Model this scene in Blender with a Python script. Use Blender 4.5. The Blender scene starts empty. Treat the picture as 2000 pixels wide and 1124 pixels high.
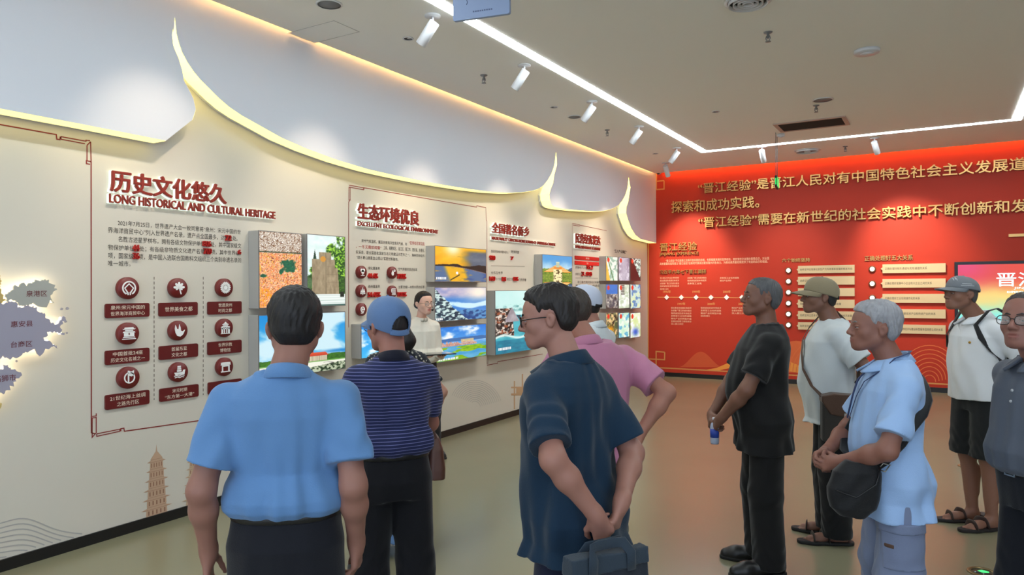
import bpy, bmesh, math, random
import numpy as np
from mathutils import Vector, Matrix

# ---------------------------------------------------------------- camera, world, exposure
random.seed(7)
SC = bpy.context.scene
COL = SC.collection
FPX, CX, CY = 1408.0, 1000.0, 562.0
YAW = math.radians(30.85)
ROLL = math.atan(19.0/3198.0)
PITCH = 1.5/1408.0
CAM = np.array([0.0, 0.0, 1.62])
_F = np.array([-math.sin(YAW), math.cos(YAW), 0.0]); _R = np.array([math.cos(YAW), math.sin(YAW), 0.0]); _Z = np.array([0, 0, 1.0])
FWD = _F + PITCH*_Z; FWD /= np.linalg.norm(FWD)
UP0 = np.cross(_R, FWD)
RT = _R*math.cos(ROLL) - UP0*math.sin(ROLL)
UPV = UP0*math.cos(ROLL) + _R*math.sin(ROLL)
cd = bpy.data.cameras.new('camera'); cam = bpy.data.objects.new('camera', cd); COL.objects.link(cam)
cd.sensor_width = 36.0; cd.lens = 36.0*FPX/2000.0; cd.clip_start = 0.05; cd.clip_end = 200
M = Matrix.Identity(4)
for i in range(3):
    M[i][0] = RT[i]; M[i][1] = UPV[i]; M[i][2] = -FWD[i]; M[i][3] = CAM[i]
cam.matrix_world = M
SC.camera = cam
SC.view_settings.view_transform = 'Standard'; SC.view_settings.look = 'None'
SC.view_settings.exposure = 0.0; SC.view_settings.gamma = 1.0; SC.view_settings.use_curve_mapping = False
W = bpy.data.worlds.new('daylight'); SC.world = W; W.use_nodes = True
W.node_tree.nodes['Background'].inputs[0].default_value = (0.66, 0.79, 1.0, 1)
W.node_tree.nodes['Background'].inputs[1].default_value = 2.5

# ---------------------------------------------------------------- helpers
def lin(c):
    c = np.asarray(c, dtype=float)/255.0
    return np.where(c <= 0.04045, c/12.92, ((c+0.055)/1.055)**2.4)

def mat(name, rgb, rough=0.6, metal=0.0, emit=None, estr=0.0, spec=0.5, bump=None, var=None, coat=0.0, sheen=0.0):
    m = bpy.data.materials.new(name); m.use_nodes = True
    nt = m.node_tree; b = nt.nodes['Principled BSDF']
    c = lin(rgb); b.inputs['Base Color'].default_value = (*c, 1)
    b.inputs['Roughness'].default_value = rough; b.inputs['Metallic'].default_value = metal
    b.inputs['Specular IOR Level'].default_value = spec
    if coat: b.inputs['Coat Weight'].default_value = coat
    if sheen:
        b.inputs['Sheen Weight'].default_value = sheen
    if emit is not None:
        b.inputs['Emission Color'].default_value = (*lin(emit), 1); b.inputs['Emission Strength'].default_value = estr
    if var or bump:
        tc = nt.nodes.new('ShaderNodeTexCoord')
    if var:   # (scale, amount): mild mottling of the base colour
        n = nt.nodes.new('ShaderNodeTexNoise'); n.inputs['Scale'].default_value = var[0]; n.inputs['Detail'].default_value = 4
        nt.links.new(tc.outputs['Object'], n.inputs['Vector'])
        mx = nt.nodes.new('ShaderNodeMix'); mx.data_type = 'RGBA'
        mx.inputs['A'].default_value = (*np.clip(c*(1-var[1]), 0, 1), 1); mx.inputs['B'].default_value = (*np.clip(c*(1+var[1]), 0, 1), 1)
        nt.links.new(n.outputs['Fac'], mx.inputs['Factor']); nt.links.new(mx.outputs['Result'], b.inputs['Base Color'])
    if bump:  # (scale, strength, (sx,sy,sz))
        mp = nt.nodes.new('ShaderNodeMapping'); nt.links.new(tc.outputs['Object'], mp.inputs['Vector'])
        if len(bump) > 2: mp.inputs['Scale'].default_value = bump[2]
        n = nt.nodes.new('ShaderNodeTexNoise'); n.inputs['Scale'].default_value = bump[0]; n.inputs['Detail'].default_value = 3
        nt.links.new(mp.outputs['Vector'], n.inputs['Vector'])
        bp = nt.nodes.new('ShaderNodeBump'); bp.inputs['Strength'].default_value = bump[1]; bp.inputs['Distance'].default_value = 0.01
        nt.links.new(n.outputs['Fac'], bp.inputs['Height']); nt.links.new(bp.outputs['Normal'], b.inputs['Normal'])
    return m

def ray(px, py):
    d = FWD + (px-CX)/FPX*RT + (CY-py)/FPX*UPV
    return d
def on_x(px, py, x):
    d = ray(px, py); t = (x-CAM[0])/d[0]; return CAM + t*d
def on_y(px, py, y):
    d = ray(px, py); t = (y-CAM[1])/d[1]; return CAM + t*d
def on_z(px, py, z):
    d = ray(px, py); t = (z-CAM[2])/d[2]; return CAM + t*d
def at_depth(px, py, dep):
    return CAM + dep*ray(px, py)

class MB:
    def __init__(s): s.v = []; s.f = []; s.sm = []
    def add(s, verts, faces, smooth=False):
        o = len(s.v); s.v += [tuple(map(float, p)) for p in verts]; s.f += [tuple(i+o for i in f) for f in faces]; s.sm += [smooth]*len(faces); return s
    def box(s, lo, hi):
        x0, y0, z0 = lo; x1, y1, z1 = hi
        return s.add([(x0,y0,z0),(x1,y0,z0),(x1,y1,z0),(x0,y1,z0),(x0,y0,z1),(x1,y0,z1),(x1,y1,z1),(x0,y1,z1)],
              [(0,3,2,1),(4,5,6,7),(0,1,5,4),(1,2,6,5),(2,3,7,6),(3,0,4,7)])
    def prism(s, poly, fn, a, b, smooth=False):
        """poly: 2-D outline, fn(u, v, w) -> 3-D point, w from a to b"""
        n = len(poly)
        vs = [fn(u, v, a) for u, v in poly] + [fn(u, v, b) for u, v in poly]
        fs = [tuple(range(n))[::-1], tuple(range(n, 2*n))]
        s.add(vs, fs)
        s.add(vs, [(i, (i+1) % n, n+(i+1) % n, n+i) for i in range(n)], smooth)
        return s
    def tube(s, pts, r, n=10, cap=True, flat=1.0, updir=None):
        """swept tube through pts; r scalar or list; flat squashes along the second axis"""
        pts = [np.array(p, float) for p in pts]; m = len(pts)
        rr = [r]*m if np.isscalar(r) else list(r)
        ref = np.array(updir if updir is not None else (0, 0, 1.0)); rings = []
        for i, p in enumerate(pts):
            t = pts[min(i+1, m-1)]-pts[max(i-1, 0)]; t /= (np.linalg.norm(t)+1e-9)
            if updir is None and i == 0 and abs(t @ ref) > 0.9: ref = np.array((1.0, 0, 0))
            a = np.cross(t, ref); a /= (np.linalg.norm(a)+1e-9); b = np.cross(a, t)
            if updir is None: ref = b
            rings.append([p + rr[i]*(math.cos(2*math.pi*k/n)*a + flat*math.sin(2*math.pi*k/n)*b) for k in range(n)])
        vs = [q for rg in rings for q in rg]; fs = []
        for i in range(m-1):
            for k in range(n):
                fs.append((i*n+k, i*n+(k+1) % n, (i+1)*n+(k+1) % n, (i+1)*n+k))
        s.add(vs, fs, True)
        if cap: s.add(rings[0], [tuple(range(n))[::-1]]); s.add(rings[-1], [tuple(range(n))])
        return s
    def lathe(s, prof, n=32, c=(0, 0, 0), ax=None):
        """prof: list of (r, z); closed with fans when r == 0"""
        vs = []; fs = []
        for r, z in prof:
            for k in range(n):
                vs.append((r*math.cos(2*math.pi*k/n), r*math.sin(2*math.pi*k/n), z))
        for i in range(len(prof)-1):
            for k in range(n):
                fs.append((i*n+k, i*n+(k+1) % n, (i+1)*n+(k+1) % n, (i+1)*n+k))
        if ax is not None:
            q = Vector((0, 0, 1)).rotation_difference(Vector(ax)).to_matrix()
            vs = [tuple(q @ Vector(v)) for v in vs]
        vs = [(v[0]+c[0], v[1]+c[1], v[2]+c[2]) for v in vs]
        return s.add(vs, fs, True)
    def build(s, name, material=None, parent=None, bevel=0, loc=None):
        me = bpy.data.meshes.new(name); me.from_pydata(s.v, [], s.f)
        me.polygons.foreach_set('use_smooth', s.sm)
        bm = bmesh.new(); bm.from_mesh(me); bmesh.ops.remove_doubles(bm, verts=bm.verts, dist=1e-6)
        bmesh.ops.recalc_face_normals(bm, faces=bm.faces); bm.to_mesh(me); bm.free()
        return link(name, me, material, parent, bevel, loc)

def link(name, me, material=None, parent=None, bevel=0, loc=None):
    o = bpy.data.objects.new(name, me); COL.objects.link(o)
    if material is not None:
        for mm in (material if isinstance(material, (list, tuple)) else [material]): me.materials.append(mm)
    if parent is not None: o.parent = parent
    if loc is not None: o.location = loc
    if bevel:
        md = o.modifiers.new('edge', 'BEVEL'); md.width = bevel; md.segments = 2; md.limit_method = 'ANGLE'
    return o

def tag(o, label, cat, group=None, kind=None):
    if label: o['label'] = label
    if cat: o['category'] = cat
    if group: o['group'] = group
    if kind: o['kind'] = kind
    return o
def struct(o, label=None):
    o['kind'] = 'structure'
    if label: o['label'] = label
    return o
def empty(name, loc, rz=0.0):
    o = bpy.data.objects.new(name, None); COL.objects.link(o); o.location = loc; o.rotation_euler = (0, 0, rz); o.empty_display_size = 0.1
    return o

# ---- value noise for pictures and cloth
def _hash(ix, iy, seed):
    h = (ix.astype(np.int64)*374761393 + iy.astype(np.int64)*668265263 + seed*974711) & 0x7fffffff
    h = (h ^ (h >> 13))*1274126177 & 0x7fffffff
    return ((h ^ (h >> 16)) & 0xffff)/65535.0
def vn(x, y, seed=0):
    ix = np.floor(x); iy = np.floor(y); fx = x-ix; fy = y-iy
    fx = fx*fx*(3-2*fx); fy = fy*fy*(3-2*fy)
    a = _hash(ix, iy, seed); b = _hash(ix+1, iy, seed); c = _hash(ix, iy+1, seed); d = _hash(ix+1, iy+1, seed)
    return (a*(1-fx)+b*fx)*(1-fy)+(c*(1-fx)+d*fx)*fy
def fbm(x, y, seed=0, oc=4):
    s = 0; a = 0.5; t = 0
    for k in range(oc):
        s = s + a*vn(x*2**k, y*2**k, seed+k*17); t += a; a *= 0.5
    return s/t
def sstep(a, b, x):
    t = np.clip((x-a)/(b-a), 0, 1); return t*t*(3-2*t)
def mixc(a, b, t):
    a = np.asarray(a, float); b = np.asarray(b, float)
    t = np.asarray(t)[..., None]
    return a*(1-t)+b*t

# ---------------------------------------------------------------- room
XW = -4.675      # left wall face
XP = -4.50       # face of the upper panel
YR = 12.70       # red wall face
ZC = 3.68        # ceiling
XC = -4.447; YC = 12.50   # ceiling edges (light slots behind them)
XR, YB = 6.0, -7.0

m_wall = mat('wall_paint', (214, 207, 193), 0.75, var=(1.5, 0.02))
m_panel = mat('panel_paint', (216, 219, 226), 0.7)
m_ceil = mat('ceiling_paint', (246, 244, 238), 0.85)
m_red = mat('red_wall_film', (188, 54, 33), 0.55, spec=0.3)
m_black = mat('black_skirting', (22, 21, 22), 0.35)
m_yel = mat('led_yellow_diffuser', (255, 250, 200), 0.5, emit=(255, 234, 138), estr=1.55)
m_cove = mat('led_warm_strip', (255, 220, 170), 0.5, emit=(255, 196, 125), estr=30.0)
m_covered = mat('led_warm_strip_red_wall', (255, 220, 170), 0.5, emit=(255, 190, 110), estr=30.0)
m_led = mat('led_white_diffuser', (250, 255, 255), 0.4, emit=(238, 250, 255), estr=30.0)

def floor_mat():
    m = mat('epoxy_floor', (112, 112, 92), 0.3, spec=0.75)
    nt = m.node_tree; b = nt.nodes['Principled BSDF']
    tc = nt.nodes.new('ShaderNodeTexCoord')
    n = nt.nodes.new('ShaderNodeTexNoise'); n.inputs['Scale'].default_value = 0.9; n.inputs['Detail'].default_value = 5
    nt.links.new(tc.outputs['Object'], n.inputs['Vector'])
    mx = nt.nodes.new('ShaderNodeMix'); mx.data_type = 'RGBA'
    mx.inputs['A'].default_value = (*lin((130, 126, 102)), 1); mx.inputs['B'].default_value = (*lin((142, 138, 112)), 1)
    nt.links.new(n.outputs['Fac'], mx.inputs['Factor']); nt.links.new(mx.outputs['Result'], b.inputs['Base Color'])
    b.inputs['Roughness'].default_value = 0.25
    return m

fl = struct(MB().box((XW-0.3, YB, -0.1), (XR, YR+0.3, 0.0)).build('floor', floor_mat()))
ce = struct(MB().box((XC, YB, ZC), (XR, YC, ZC+0.1)).build('ceiling', m_ceil))
struct(MB().box((XW-0.3, YB, ZC+0.32), (XR, YR+0.3, ZC+0.4)).build('ceiling_slab', m_ceil))
wl = struct(MB().box((XW-0.3, YB, 0), (XW, YR, ZC+0.32)).build('wall_left', m_wall))
wr = struct(MB().box((XW, YR, 0), (XR, YR+0.3, ZC+0.32)).build('wall_red', m_red))
struct(MB().box((XW, YB, 0), (XW+0.012, YR-0.012, 0.07)).build('baseboard_left', m_black))
struct(MB().box((XW+0.012, YR-0.012, 0), (XR, YR, 0.075)).build('baseboard_red', m_black))
# the far side of the hall, behind the photographer: a plain wall with a wide glazed front left open to the daylight
struct(MB().box((XR, -1.0, 0), (XR+0.2, YR+0.3, ZC+0.4)).build('wall_right', m_wall))

# warm light strips lying in the slots between ceiling and walls
c1 = MB(); c1.box((XC+0.0, YB, ZC+0.104), (XC+0.05, YR-0.2, ZC+0.124))
struct(c1.build('trim_1', m_cove))
c2 = MB(); c2.box((XC+0.2, YC-0.04, ZC+0.104), (XR, YC, ZC+0.124))
struct(c2.build('trim_2', m_covered))

# upper panel with the cut-out roof line
def P(px, py): 
    p = on_x(px, py, XP); return (p[1], p[2])
segA = [(0, 212), (162, 243), (324, 275)]
tip = [(376, 234)]
fin1 = [(382.5, 214), (377.5, 192), (368.5, 174), (359.5, 158), (356, 137), (349, 114), (342, 98), (338.5, 88), (336, 68), (338, 56), (339.5, 62), (341.6, 32)]
fin1b = [(343, 46), (345, 65), (350, 85), (356, 102), (366, 121), (378, 139), (392, 156), (408, 172), (427, 191), (448, 209), (473, 226), (500, 241)]
segB = [(550, 269), (600, 291), (660, 313), (720, 331), (768, 342), (820, 353), (870, 362), (920, 370), (960, 375), (1000, 377), (1020, 376)]
fin2 = [(1040, 373), (1052, 369), (1062, 362), (1070, 352), (1077, 340), (1082, 326), (1084, 315), (1086, 296)]
fin2b = [(1087.5, 310), (1088, 322), (1085, 333), (1082.5, 342), (1080.5, 358), (1076, 369), (1073, 380), (1074.5, 392), (1078, 401), (1084, 405)]
segC = [(1100, 408), (1130, 411), (1160, 413), (1175, 413), (1190, 410), (1200, 406)]
fin3 = [(1208, 401), (1215, 393), (1221, 382), (1225.5, 368), (1228, 345)]
fin3b = [(1230, 360), (1231.5, 366), (1229, 382), (1227, 395), (1223.5, 405), (1223, 417), (1227, 430), (1233, 446), (1241, 459), (1251, 467)]
edge_px = segA + tip + fin1 + fin1b + segB + fin2 + fin2b + segC + fin3 + fin3b
edge = [P(*q) for q in edge_px]
y_end = YR
zA = edge[0][1]
outline = [(YB, zA), *edge, (y_end, edge[-1][1]-0.03)]
full = outline + [(y_end, ZC+0.32), (YB, ZC+0.32)]
pan = MB().prism(full, lambda u, v, w: (w, u, v), XW+0.001, XP)
up = struct(pan.build('wall_upper_panel', m_panel))
# LED diffuser along the front lip of that edge
lb = MB()
for (a, b) in zip(outline[:-1], outline[1:]):
    d = np.array(b)-np.array(a); L = np.linalg.norm(d)
    nrm = np.array((d[1], -d[0]))/(L+1e-9)*0.002
    if abs(a[0]-edge[2][0]) < 1e-6 and abs(a[1]-edge[2][1]) < 1e-6: continue
    a2, b2 = np.array(a)+nrm, np.array(b)+nrm
    lb.add([(XP-0.002, *a2), (XP-0.002, *b2), (XP-0.14, *b2), (XP-0.14, *a2)], [(0, 1, 2, 3)])
ls = lb.build('light_strip', m_yel, up); ls['label'] = 'glowing pale yellow LED strip along the roof line edge'

# recessed white light lines in the ceiling
ll = MB()
wv = 0.05
ll.box((-3.10-wv, -6, ZC-0.004), (-3.10+wv, 10.9-wv, ZC+0.001))
ll.box((-3.10-wv, 10.9-wv, ZC-0.004), (0.80+wv, 10.9+wv, ZC+0.001))
ll.box((0.80-wv, -6, ZC-0.004), (0.80+wv, 10.9-wv, ZC+0.001))
lo = ll.build('ceiling_light_line', m_led); tag(lo, 'long white LED light line set into the ceiling, turning round its edge', 'ceiling light')

# ---------------------------------------------------------------- ceiling fixtures
m_white = mat('white_enamel', (214, 214, 216), 0.4)
m_dark = mat('dark_recess', (30, 30, 32), 0.6)
m_grey = mat('grey_metal', (140, 140, 142), 0.4, metal=0.6)
m_grille = mat('grey_grille', (128, 128, 130), 0.6)
m_chrome = mat('polished_metal', (190, 190, 192), 0.2, metal=1.0)

def spotlight(px, py, aim, label, power, cone, blend=0.6, color=(1.0, 0.86, 0.68), group=None, size=0.03):
    p = on_z(px, py, ZC)
    t = empty('cylinder_spotlight', tuple(p)); tag(t, label, 'spotlight', group)
    a = np.array(aim) - (p - np.array((0, 0, 0.10))); a /= np.linalg.norm(a)
    MB().lathe([(0, 0), (0.06, 0), (0.06, -0.012), (0.0, -0.012)], 28).build('mounting_plate', m_white, t)
    MB().tube([(0, 0, -0.012), (0, 0, -0.085)], 0.009, 12).build('stem', m_white, t)
    top = np.array((0, 0, -0.075)); e0 = top - a*0.03; e1 = top + a*0.17
    q = []
    MB().tube([e0, e0+a*0.006, e1-a*0.004, e1], [0.036, 0.041, 0.041, 0.038], 28).build('lamp_body', m_white, t)
    l = bpy.data.lights.new('spot_beam', 'SPOT'); l.energy = power; l.color = color; l.spot_size = math.radians(cone); l.spot_blend = blend; l.shadow_soft_size = size
    lo = bpy.data.objects.new('spot_beam', l); COL.objects.link(lo); lo.parent = t
    lo.location = tuple(e1 + a*0.01); lo.rotation_euler = Vector(a).to_track_quat('-Z', 'Y').to_euler()
    return t

SP = [(None, (-3.30, 1.40), 'white cylinder spotlight over the map end of the cream wall'),
      (None, (-3.30, 2.90), 'white cylinder spotlight over the tall roof finial'),
      ((845, 30), None, 'white cylinder spotlight beside the hanging grey sign'),
      ((1024, 127), None, 'white cylinder spotlight next along the white light line, near the pair of sprinklers'),
      ((1156, 198), None, 'white cylinder spotlight beside a flat round ceiling speaker'),
      ((1248, 247), None, 'smaller looking white cylinder spotlight fifth along the cream wall row'),
      ((1322, 289), None, 'white cylinder spotlight by the bend of the white light line')]
for q, w, lab in SP:
    if q is None:
        d = np.array((w[0], w[1], ZC)) - CAM; dep = d @ FWD
        q = (CX + FPX*(d @ RT)/dep, CY - FPX*(d @ UPV)/dep)
    p = on_z(*q, ZC)
    spotlight(*q, (XW, p[1], float(np.interp(p[1], (3, 6), (2.25, 1.85)))), lab, float(np.interp(p[1], (1, 3, 6, 11), (16, 46, 75, 110))), 54, 0.9, (1.0, 0.82, 0.60))
spotlight(1300, 318, (-3.80, YR, 1.95), 'white cylinder spotlight in the corner above the security camera', 300, 62, 1.0)
spotlight(1488, 287, (-2.2, YR, 1.6), 'white cylinder spotlight before the red wall, near the hanging green sign', 110, 60, 1.0)
spotlight(1708, 270, (-0.42, YR, 1.95), 'white cylinder spotlight before the red wall, right of the air vent', 300, 62, 1.0)

def sprinkler(px, py, label):
    p = on_z(px, py, ZC); t = empty('sprinkler', tuple(p)); tag(t, label, 'sprinkler')
    MB().lathe([(0, 0), (0.036, 0), (0.03, -0.008), (0.012, -0.012), (0.010, -0.05), (0, -0.05)], 20).build('escutcheon', m_grey, t)
    f = MB().tube([(0.012, 0, -0.03), (0.018, 0, -0.05), (0.004, 0, -0.075)], 0.004, 8).tube([(-0.012, 0, -0.03), (-0.018, 0, -0.05), (-0.004, 0, -0.075)], 0.004, 8)
    f.build('sprinkler_frame', m_grey, t)
    MB().lathe([(0, -0.073), (0.022, -0.075), (0.022, -0.078), (0, -0.079)], 18).build('deflector', m_grey, t)
for a in [(945, 147, 'small grey ceiling sprinkler left of the second cylinder spotlight'), (1186, 254, 'small grey ceiling sprinkler beyond the flat round speaker'),
          (1500, 63, 'grey ceiling sprinkler below the round air diffuser at the top'), (1594, 206, 'ceiling sprinkler just in front of the square air vent'),
          (1651, 286, 'ceiling sprinkler close to the red wall, right of the wavy dark diffuser')]:
    sprinkler(*a)

def downlight(px, py, label):
    p = on_z(px, py, ZC); t = empty('downlight', tuple(p)); tag(t, label, 'downlight')
    MB().lathe([(0.036, -0.001), (0.046, -0.001), (0.046, -0.006), (0.036, -0.006), (0.036, -0.001)], 28).build('trim_ring', m_white, t)
    MB().lathe([(0, -0.0012), (0.037, -0.0012), (0.037, -0.002), (0, -0.002)], 24).build('reflector', m_dark, t)
    MB().lathe([(0, -0.0021), (0.02, -0.0021), (0.02, -0.004), (0, -0.004)], 20, c=(0.014, 0.0, 0)).build('lens', m_chrome, t)
for a in [(797, 75, 'small recessed downlight left of the nearest cylinder spotlight'), (1082, 209, 'small recessed downlight in front of the flat round speaker'),
          (1280, 300, 'small recessed downlight near the far corner of the cream wall'), (1398, 218, 'small dark adjustable downlight inside the white light line')]:
    downlight(*a)

def disc(px, py, r, label, name='ceiling_speaker', rings=0, thick=0.008, m=None):
    p = on_z(px, py, ZC); t = empty(name, tuple(p)); tag(t, label, {'ceiling_speaker': 'speaker', 'air_diffuser': 'vent', 'wireless_access_point': 'access point', 'smoke_detector': 'detector'}[name])
    if name in ('ceiling_speaker', 'air_diffuser'):
        MB().lathe([(r*0.86, 0), (r, 0), (r, -thick*0.6), (r*0.9, -thick), (r*0.86, -thick)], 40).build('rim', m_white, t)
        MB().lathe([(0, -0.001), (r*0.87, -0.001), (r*0.87, -0.004), (0, -0.004)], 40).build('grille', m or m_grille, t)
        for k in range(rings):
            rr = r*(0.22+0.6*k/max(rings-1, 1))
            MB().lathe([(rr-0.006, -0.004), (rr-0.002, -0.03), (rr+0.004, -0.03), (rr+0.003, -0.004)], 40).build('ring', m_white, t)
    else:
        MB().lathe([(0, 0), (r, 0), (r, -thick*0.7), (r*0.93, -thick), (0, -thick*1.05)], 36).build('housing', m_white, t)
        MB().lathe([(0, -thick*1.05), (r*0.5, -thick*1.04), (r*0.46, -thick*1.25), (0, -thick*1.35)], 30).build('dome', m_white, t)
    return t
disc(643, 8, 0.095, 'round grey ceiling speaker left of the nearest cylinder spotlight')
disc(1122, 228, 0.085, 'flat round ceiling speaker beside the third cylinder spotlight')
disc(1607, 195, 0.11, 'pale round ceiling disc in front of the square air vent')
disc(1461, 2, 0.165, 'large round ceiling diffuser with white rings at the top', 'air_diffuser', 4, m=m_dark)
disc(1577, 294, 0.19, 'dark round diffuser just outside the white light line', 'air_diffuser', 2, m=m_grille)
disc(1693, 98, 0.105, 'white round wireless access point alone on the ceiling', 'wireless_access_point', thick=0.03)
disc(1525, 262, 0.05, 'small white smoke detector beside the cables of the hanging green sign', 'smoke_detector', thick=0.035)

# rectangular air vent
q = [on_z(*c, ZC) for c in ((1524.6, 236.8), (1624.5, 222.7), (1646.7, 247.2), (1546.8, 260.9))]
cx_, cy_ = np.mean([c[0] for c in q]), np.mean([c[1] for c in q])
hx, hy = 0.42, 0.27
v = empty('air_vent', (cx_, cy_, ZC)); tag(v, 'square dark air vent in a pale frame, inside the ceiling light line', 'vent')
fr = MB()
for lo_, hi_ in (((-hx, -hy, -0.012), (hx, -hy+0.05, 0)), ((-hx, hy-0.05, -0.012), (hx, hy, 0)), ((-hx, -hy+0.05, -0.012), (-hx+0.05, hy-0.05, 0)), ((hx-0.05, -hy+0.05, -0.012), (hx, hy-0.05, 0))):
    fr.box(lo_, hi_)
fr.build('vent_frame', mat('vent_frame_paint', (190, 170, 160), 0.5), v)
MB().box((-hx+0.05, -hy+0.05, -0.003), (hx-0.05, hy-0.05, -0.0005)).build('recess', m_dark, v)
for k in range(7):
    yy = -hy+0.05+(k+0.5)*(2*hy-0.1)/7
    MB().add([(-hx+0.05, yy-0.012, -0.003), (hx-0.05, yy-0.012, -0.003), (hx-0.05, yy+0.012, -0.012), (-hx+0.05, yy+0.012, -0.012),
              (-hx+0.05, yy-0.010, -0.003), (hx-0.05, yy-0.010, -0.003), (hx-0.05, yy+0.014, -0.012), (-hx+0.05, yy+0.014, -0.012)],
             [(0, 1, 2, 3), (7, 6, 5, 4), (0, 4, 5, 1), (2, 6, 7, 3), (1, 5, 6, 2), (0, 3, 7, 4)]).build('slat', m_dark, v)
# access panel seam
a1, a2 = on_z(652, 40, ZC), on_z(702, 62, ZC)
ap = empty('access_panel', (a1[0]-0.25, (a1[1]+a2[1])/2, ZC)); tag(ap, 'flush ceiling access panel near the round grey speaker', 'panel')
hw = 0.25; hl = abs(a2[1]-a1[1])/2
g = MB()
g.box((hw-0.0015, -hl, -0.003), (hw+0.0015, hl, 0)); g.box((-hw-0.0015, -hl, -0.003), (-hw+0.0015, hl, 0))
g.box((-hw+0.003, -hl, -0.003), (hw-0.003, -hl+0.003, 0)); g.box((-hw+0.003, hl-0.003, -0.003), (hw-0.003, hl, 0))
g.build('seam', mat('seam_filler', (196, 192, 186), 0.8), ap)
MB().box((-hw+0.004, -hl+0.007, -0.002), (hw-0.004, hl-0.007, 0)).build('cover', m_ceil, ap)

# security camera on the red wall
p = on_y(1287, 336, YR-0.10)
sc_ = empty('security_camera', (p[0], p[1], p[2])); tag(sc_, 'small white security camera with black eye in the red wall corner', 'camera')
MB().tube([(0, 0.10, 0.03), (0, 0.06, 0.03), (0, 0.03, 0.0)], 0.018, 12).build('bracket', m_white, sc_)
MB().lathe([(0, -0.07), (0.045, -0.06), (0.05, 0.0), (0.04, 0.06), (0, 0.065)], 24, ax=(0.1, -1, -0.25)).build('housing', m_white, sc_)
MB().lathe([(0, 0.066), (0.037, 0.064), (0.037, 0.07), (0, 0.075)], 24, ax=(0.1, -1, -0.25)).build('lens', m_dark, sc_)

# hanging exit sign seen edge on
top = on_z(1517, 266, ZC); dep = (top-CAM) @ FWD
cen = at_depth(1517, 357, dep*0.99)
hs = empty('exit_sign', tuple(cen), math.radians(7)); tag(hs, 'small green lit exit sign hung edge-on from two thin cables before the red wall', 'sign')
m_green = mat('green_sign_light', (40, 160, 70), 0.4, emit=(40, 200, 90), estr=1.1)
MB().box((-0.014, -0.17, -0.075), (0.014, 0.17, 0.075)).build('sign_case', m_dark, hs, bevel=0.004)
MB().box((0.0142, -0.155, -0.06), (0.017, 0.155, 0.06)).build('lit_face', m_green, hs)
EB = MB().box((-0.03+0.022, -0.172, -0.045), (0.006, -0.1705, 0.04)); EB.build('lit_edge', m_green, hs)
for yy in (-0.14, 0.14):
    MB().tube([(0, yy, 0.075), (0, yy, ZC-cen[2])], 0.004, 8).build('cable', m_grey, hs)

# hanging grey plate near the top of the frame
dep = 4.2
pl, pr_ = at_depth(881, 44, dep), at_depth(1000.5, 27, dep)
mid = (pl+pr_)/2
az = math.radians(30.85-19.7)
wd = 0.355
hp = empty('hanging_sign', (mid[0], mid[1], mid[2]), az); tag(hp, 'pale blue-grey hanging sign plate cut by the top of the photo', 'sign')
m_sign = mat('sign_plate_back', (148, 166, 200), 0.45)
sg = MB(); r_ = 0.012; w2 = wd/2; hh = 0.2
outl = []
for cx0, cz0, a0 in ((w2-r_, r_, -90), (w2-r_, hh-r_, 0), (-w2+r_, hh-r_, 90), (-w2+r_, r_, 180)):
    for k in range(5): outl.append((cx0+r_*math.cos(math.radians(a0+22.5*k)), cz0+r_*math.sin(math.radians(a0+22.5*k))))
sg.prism(outl, lambda u, v, w: (u, w, v), -0.012, 0.012); sg.build('sign_plate', m_sign, hp, bevel=0.002)
for xx in (-0.12, 0.12): MB().tube([(xx, 0, hh-0.005), (xx, 0, ZC-mid[2])], 0.005, 8).build('rod', m_grey, hp)
MK = MB()
for xx, zz, hgt in ((-0.09, 0.085, 0.03), (0.01, 0.10, 0.04), (0.085, 0.10, 0.03)):
    MK.tube([(xx, -0.0125, zz), (xx+0.006, -0.0125, zz+hgt*0.5), (xx, -0.0125, zz+hgt)], 0.0022, 6)
for k in range(9): MK.box((-0.05+k*0.014, -0.0135, 0.036), (-0.05+k*0.014+0.009, -0.0121, 0.044))
MK.build('printed_marks', mat('sign_print', (90, 104, 138), 0.5), hp)

# ---------------------------------------------------------------- lettering
def text_mesh(s, bold=0.0, res=3):
    """lettering as raw (verts, faces) with the built-in font; flat"""
    c = bpy.data.curves.new('t', 'FONT'); c.body = s; c.size = 1.0; c.resolution_u = res; c.offset = bold; c.fill_mode = 'FRONT'
    o = bpy.data.objects.new('t', c); COL.objects.link(o)
    dg = bpy.context.evaluated_depsgraph_get(); me = bpy.data.meshes.new_from_object(o.evaluated_get(dg))
    v = np.array([q.co[:] for q in me.vertices]).reshape(-1, 3); f = [tuple(p.vertices) for p in me.polygons]
    bpy.data.objects.remove(o); bpy.data.curves.remove(c); bpy.data.meshes.remove(me)
    return v, f

def frame_fn(plane, off):
    if plane == 'L': return lambda u, v, w: (XW+off+w, u, v)
    return lambda u, v, w: (u, YR-off-w, v)
def uv_of(plane, px, py, off=0.0):
    if plane == 'L':
        p = on_x(px, py, XW+off); return p[1], p[2]
    p = on_y(px, py, YR-off); return p[0], p[2]

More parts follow.
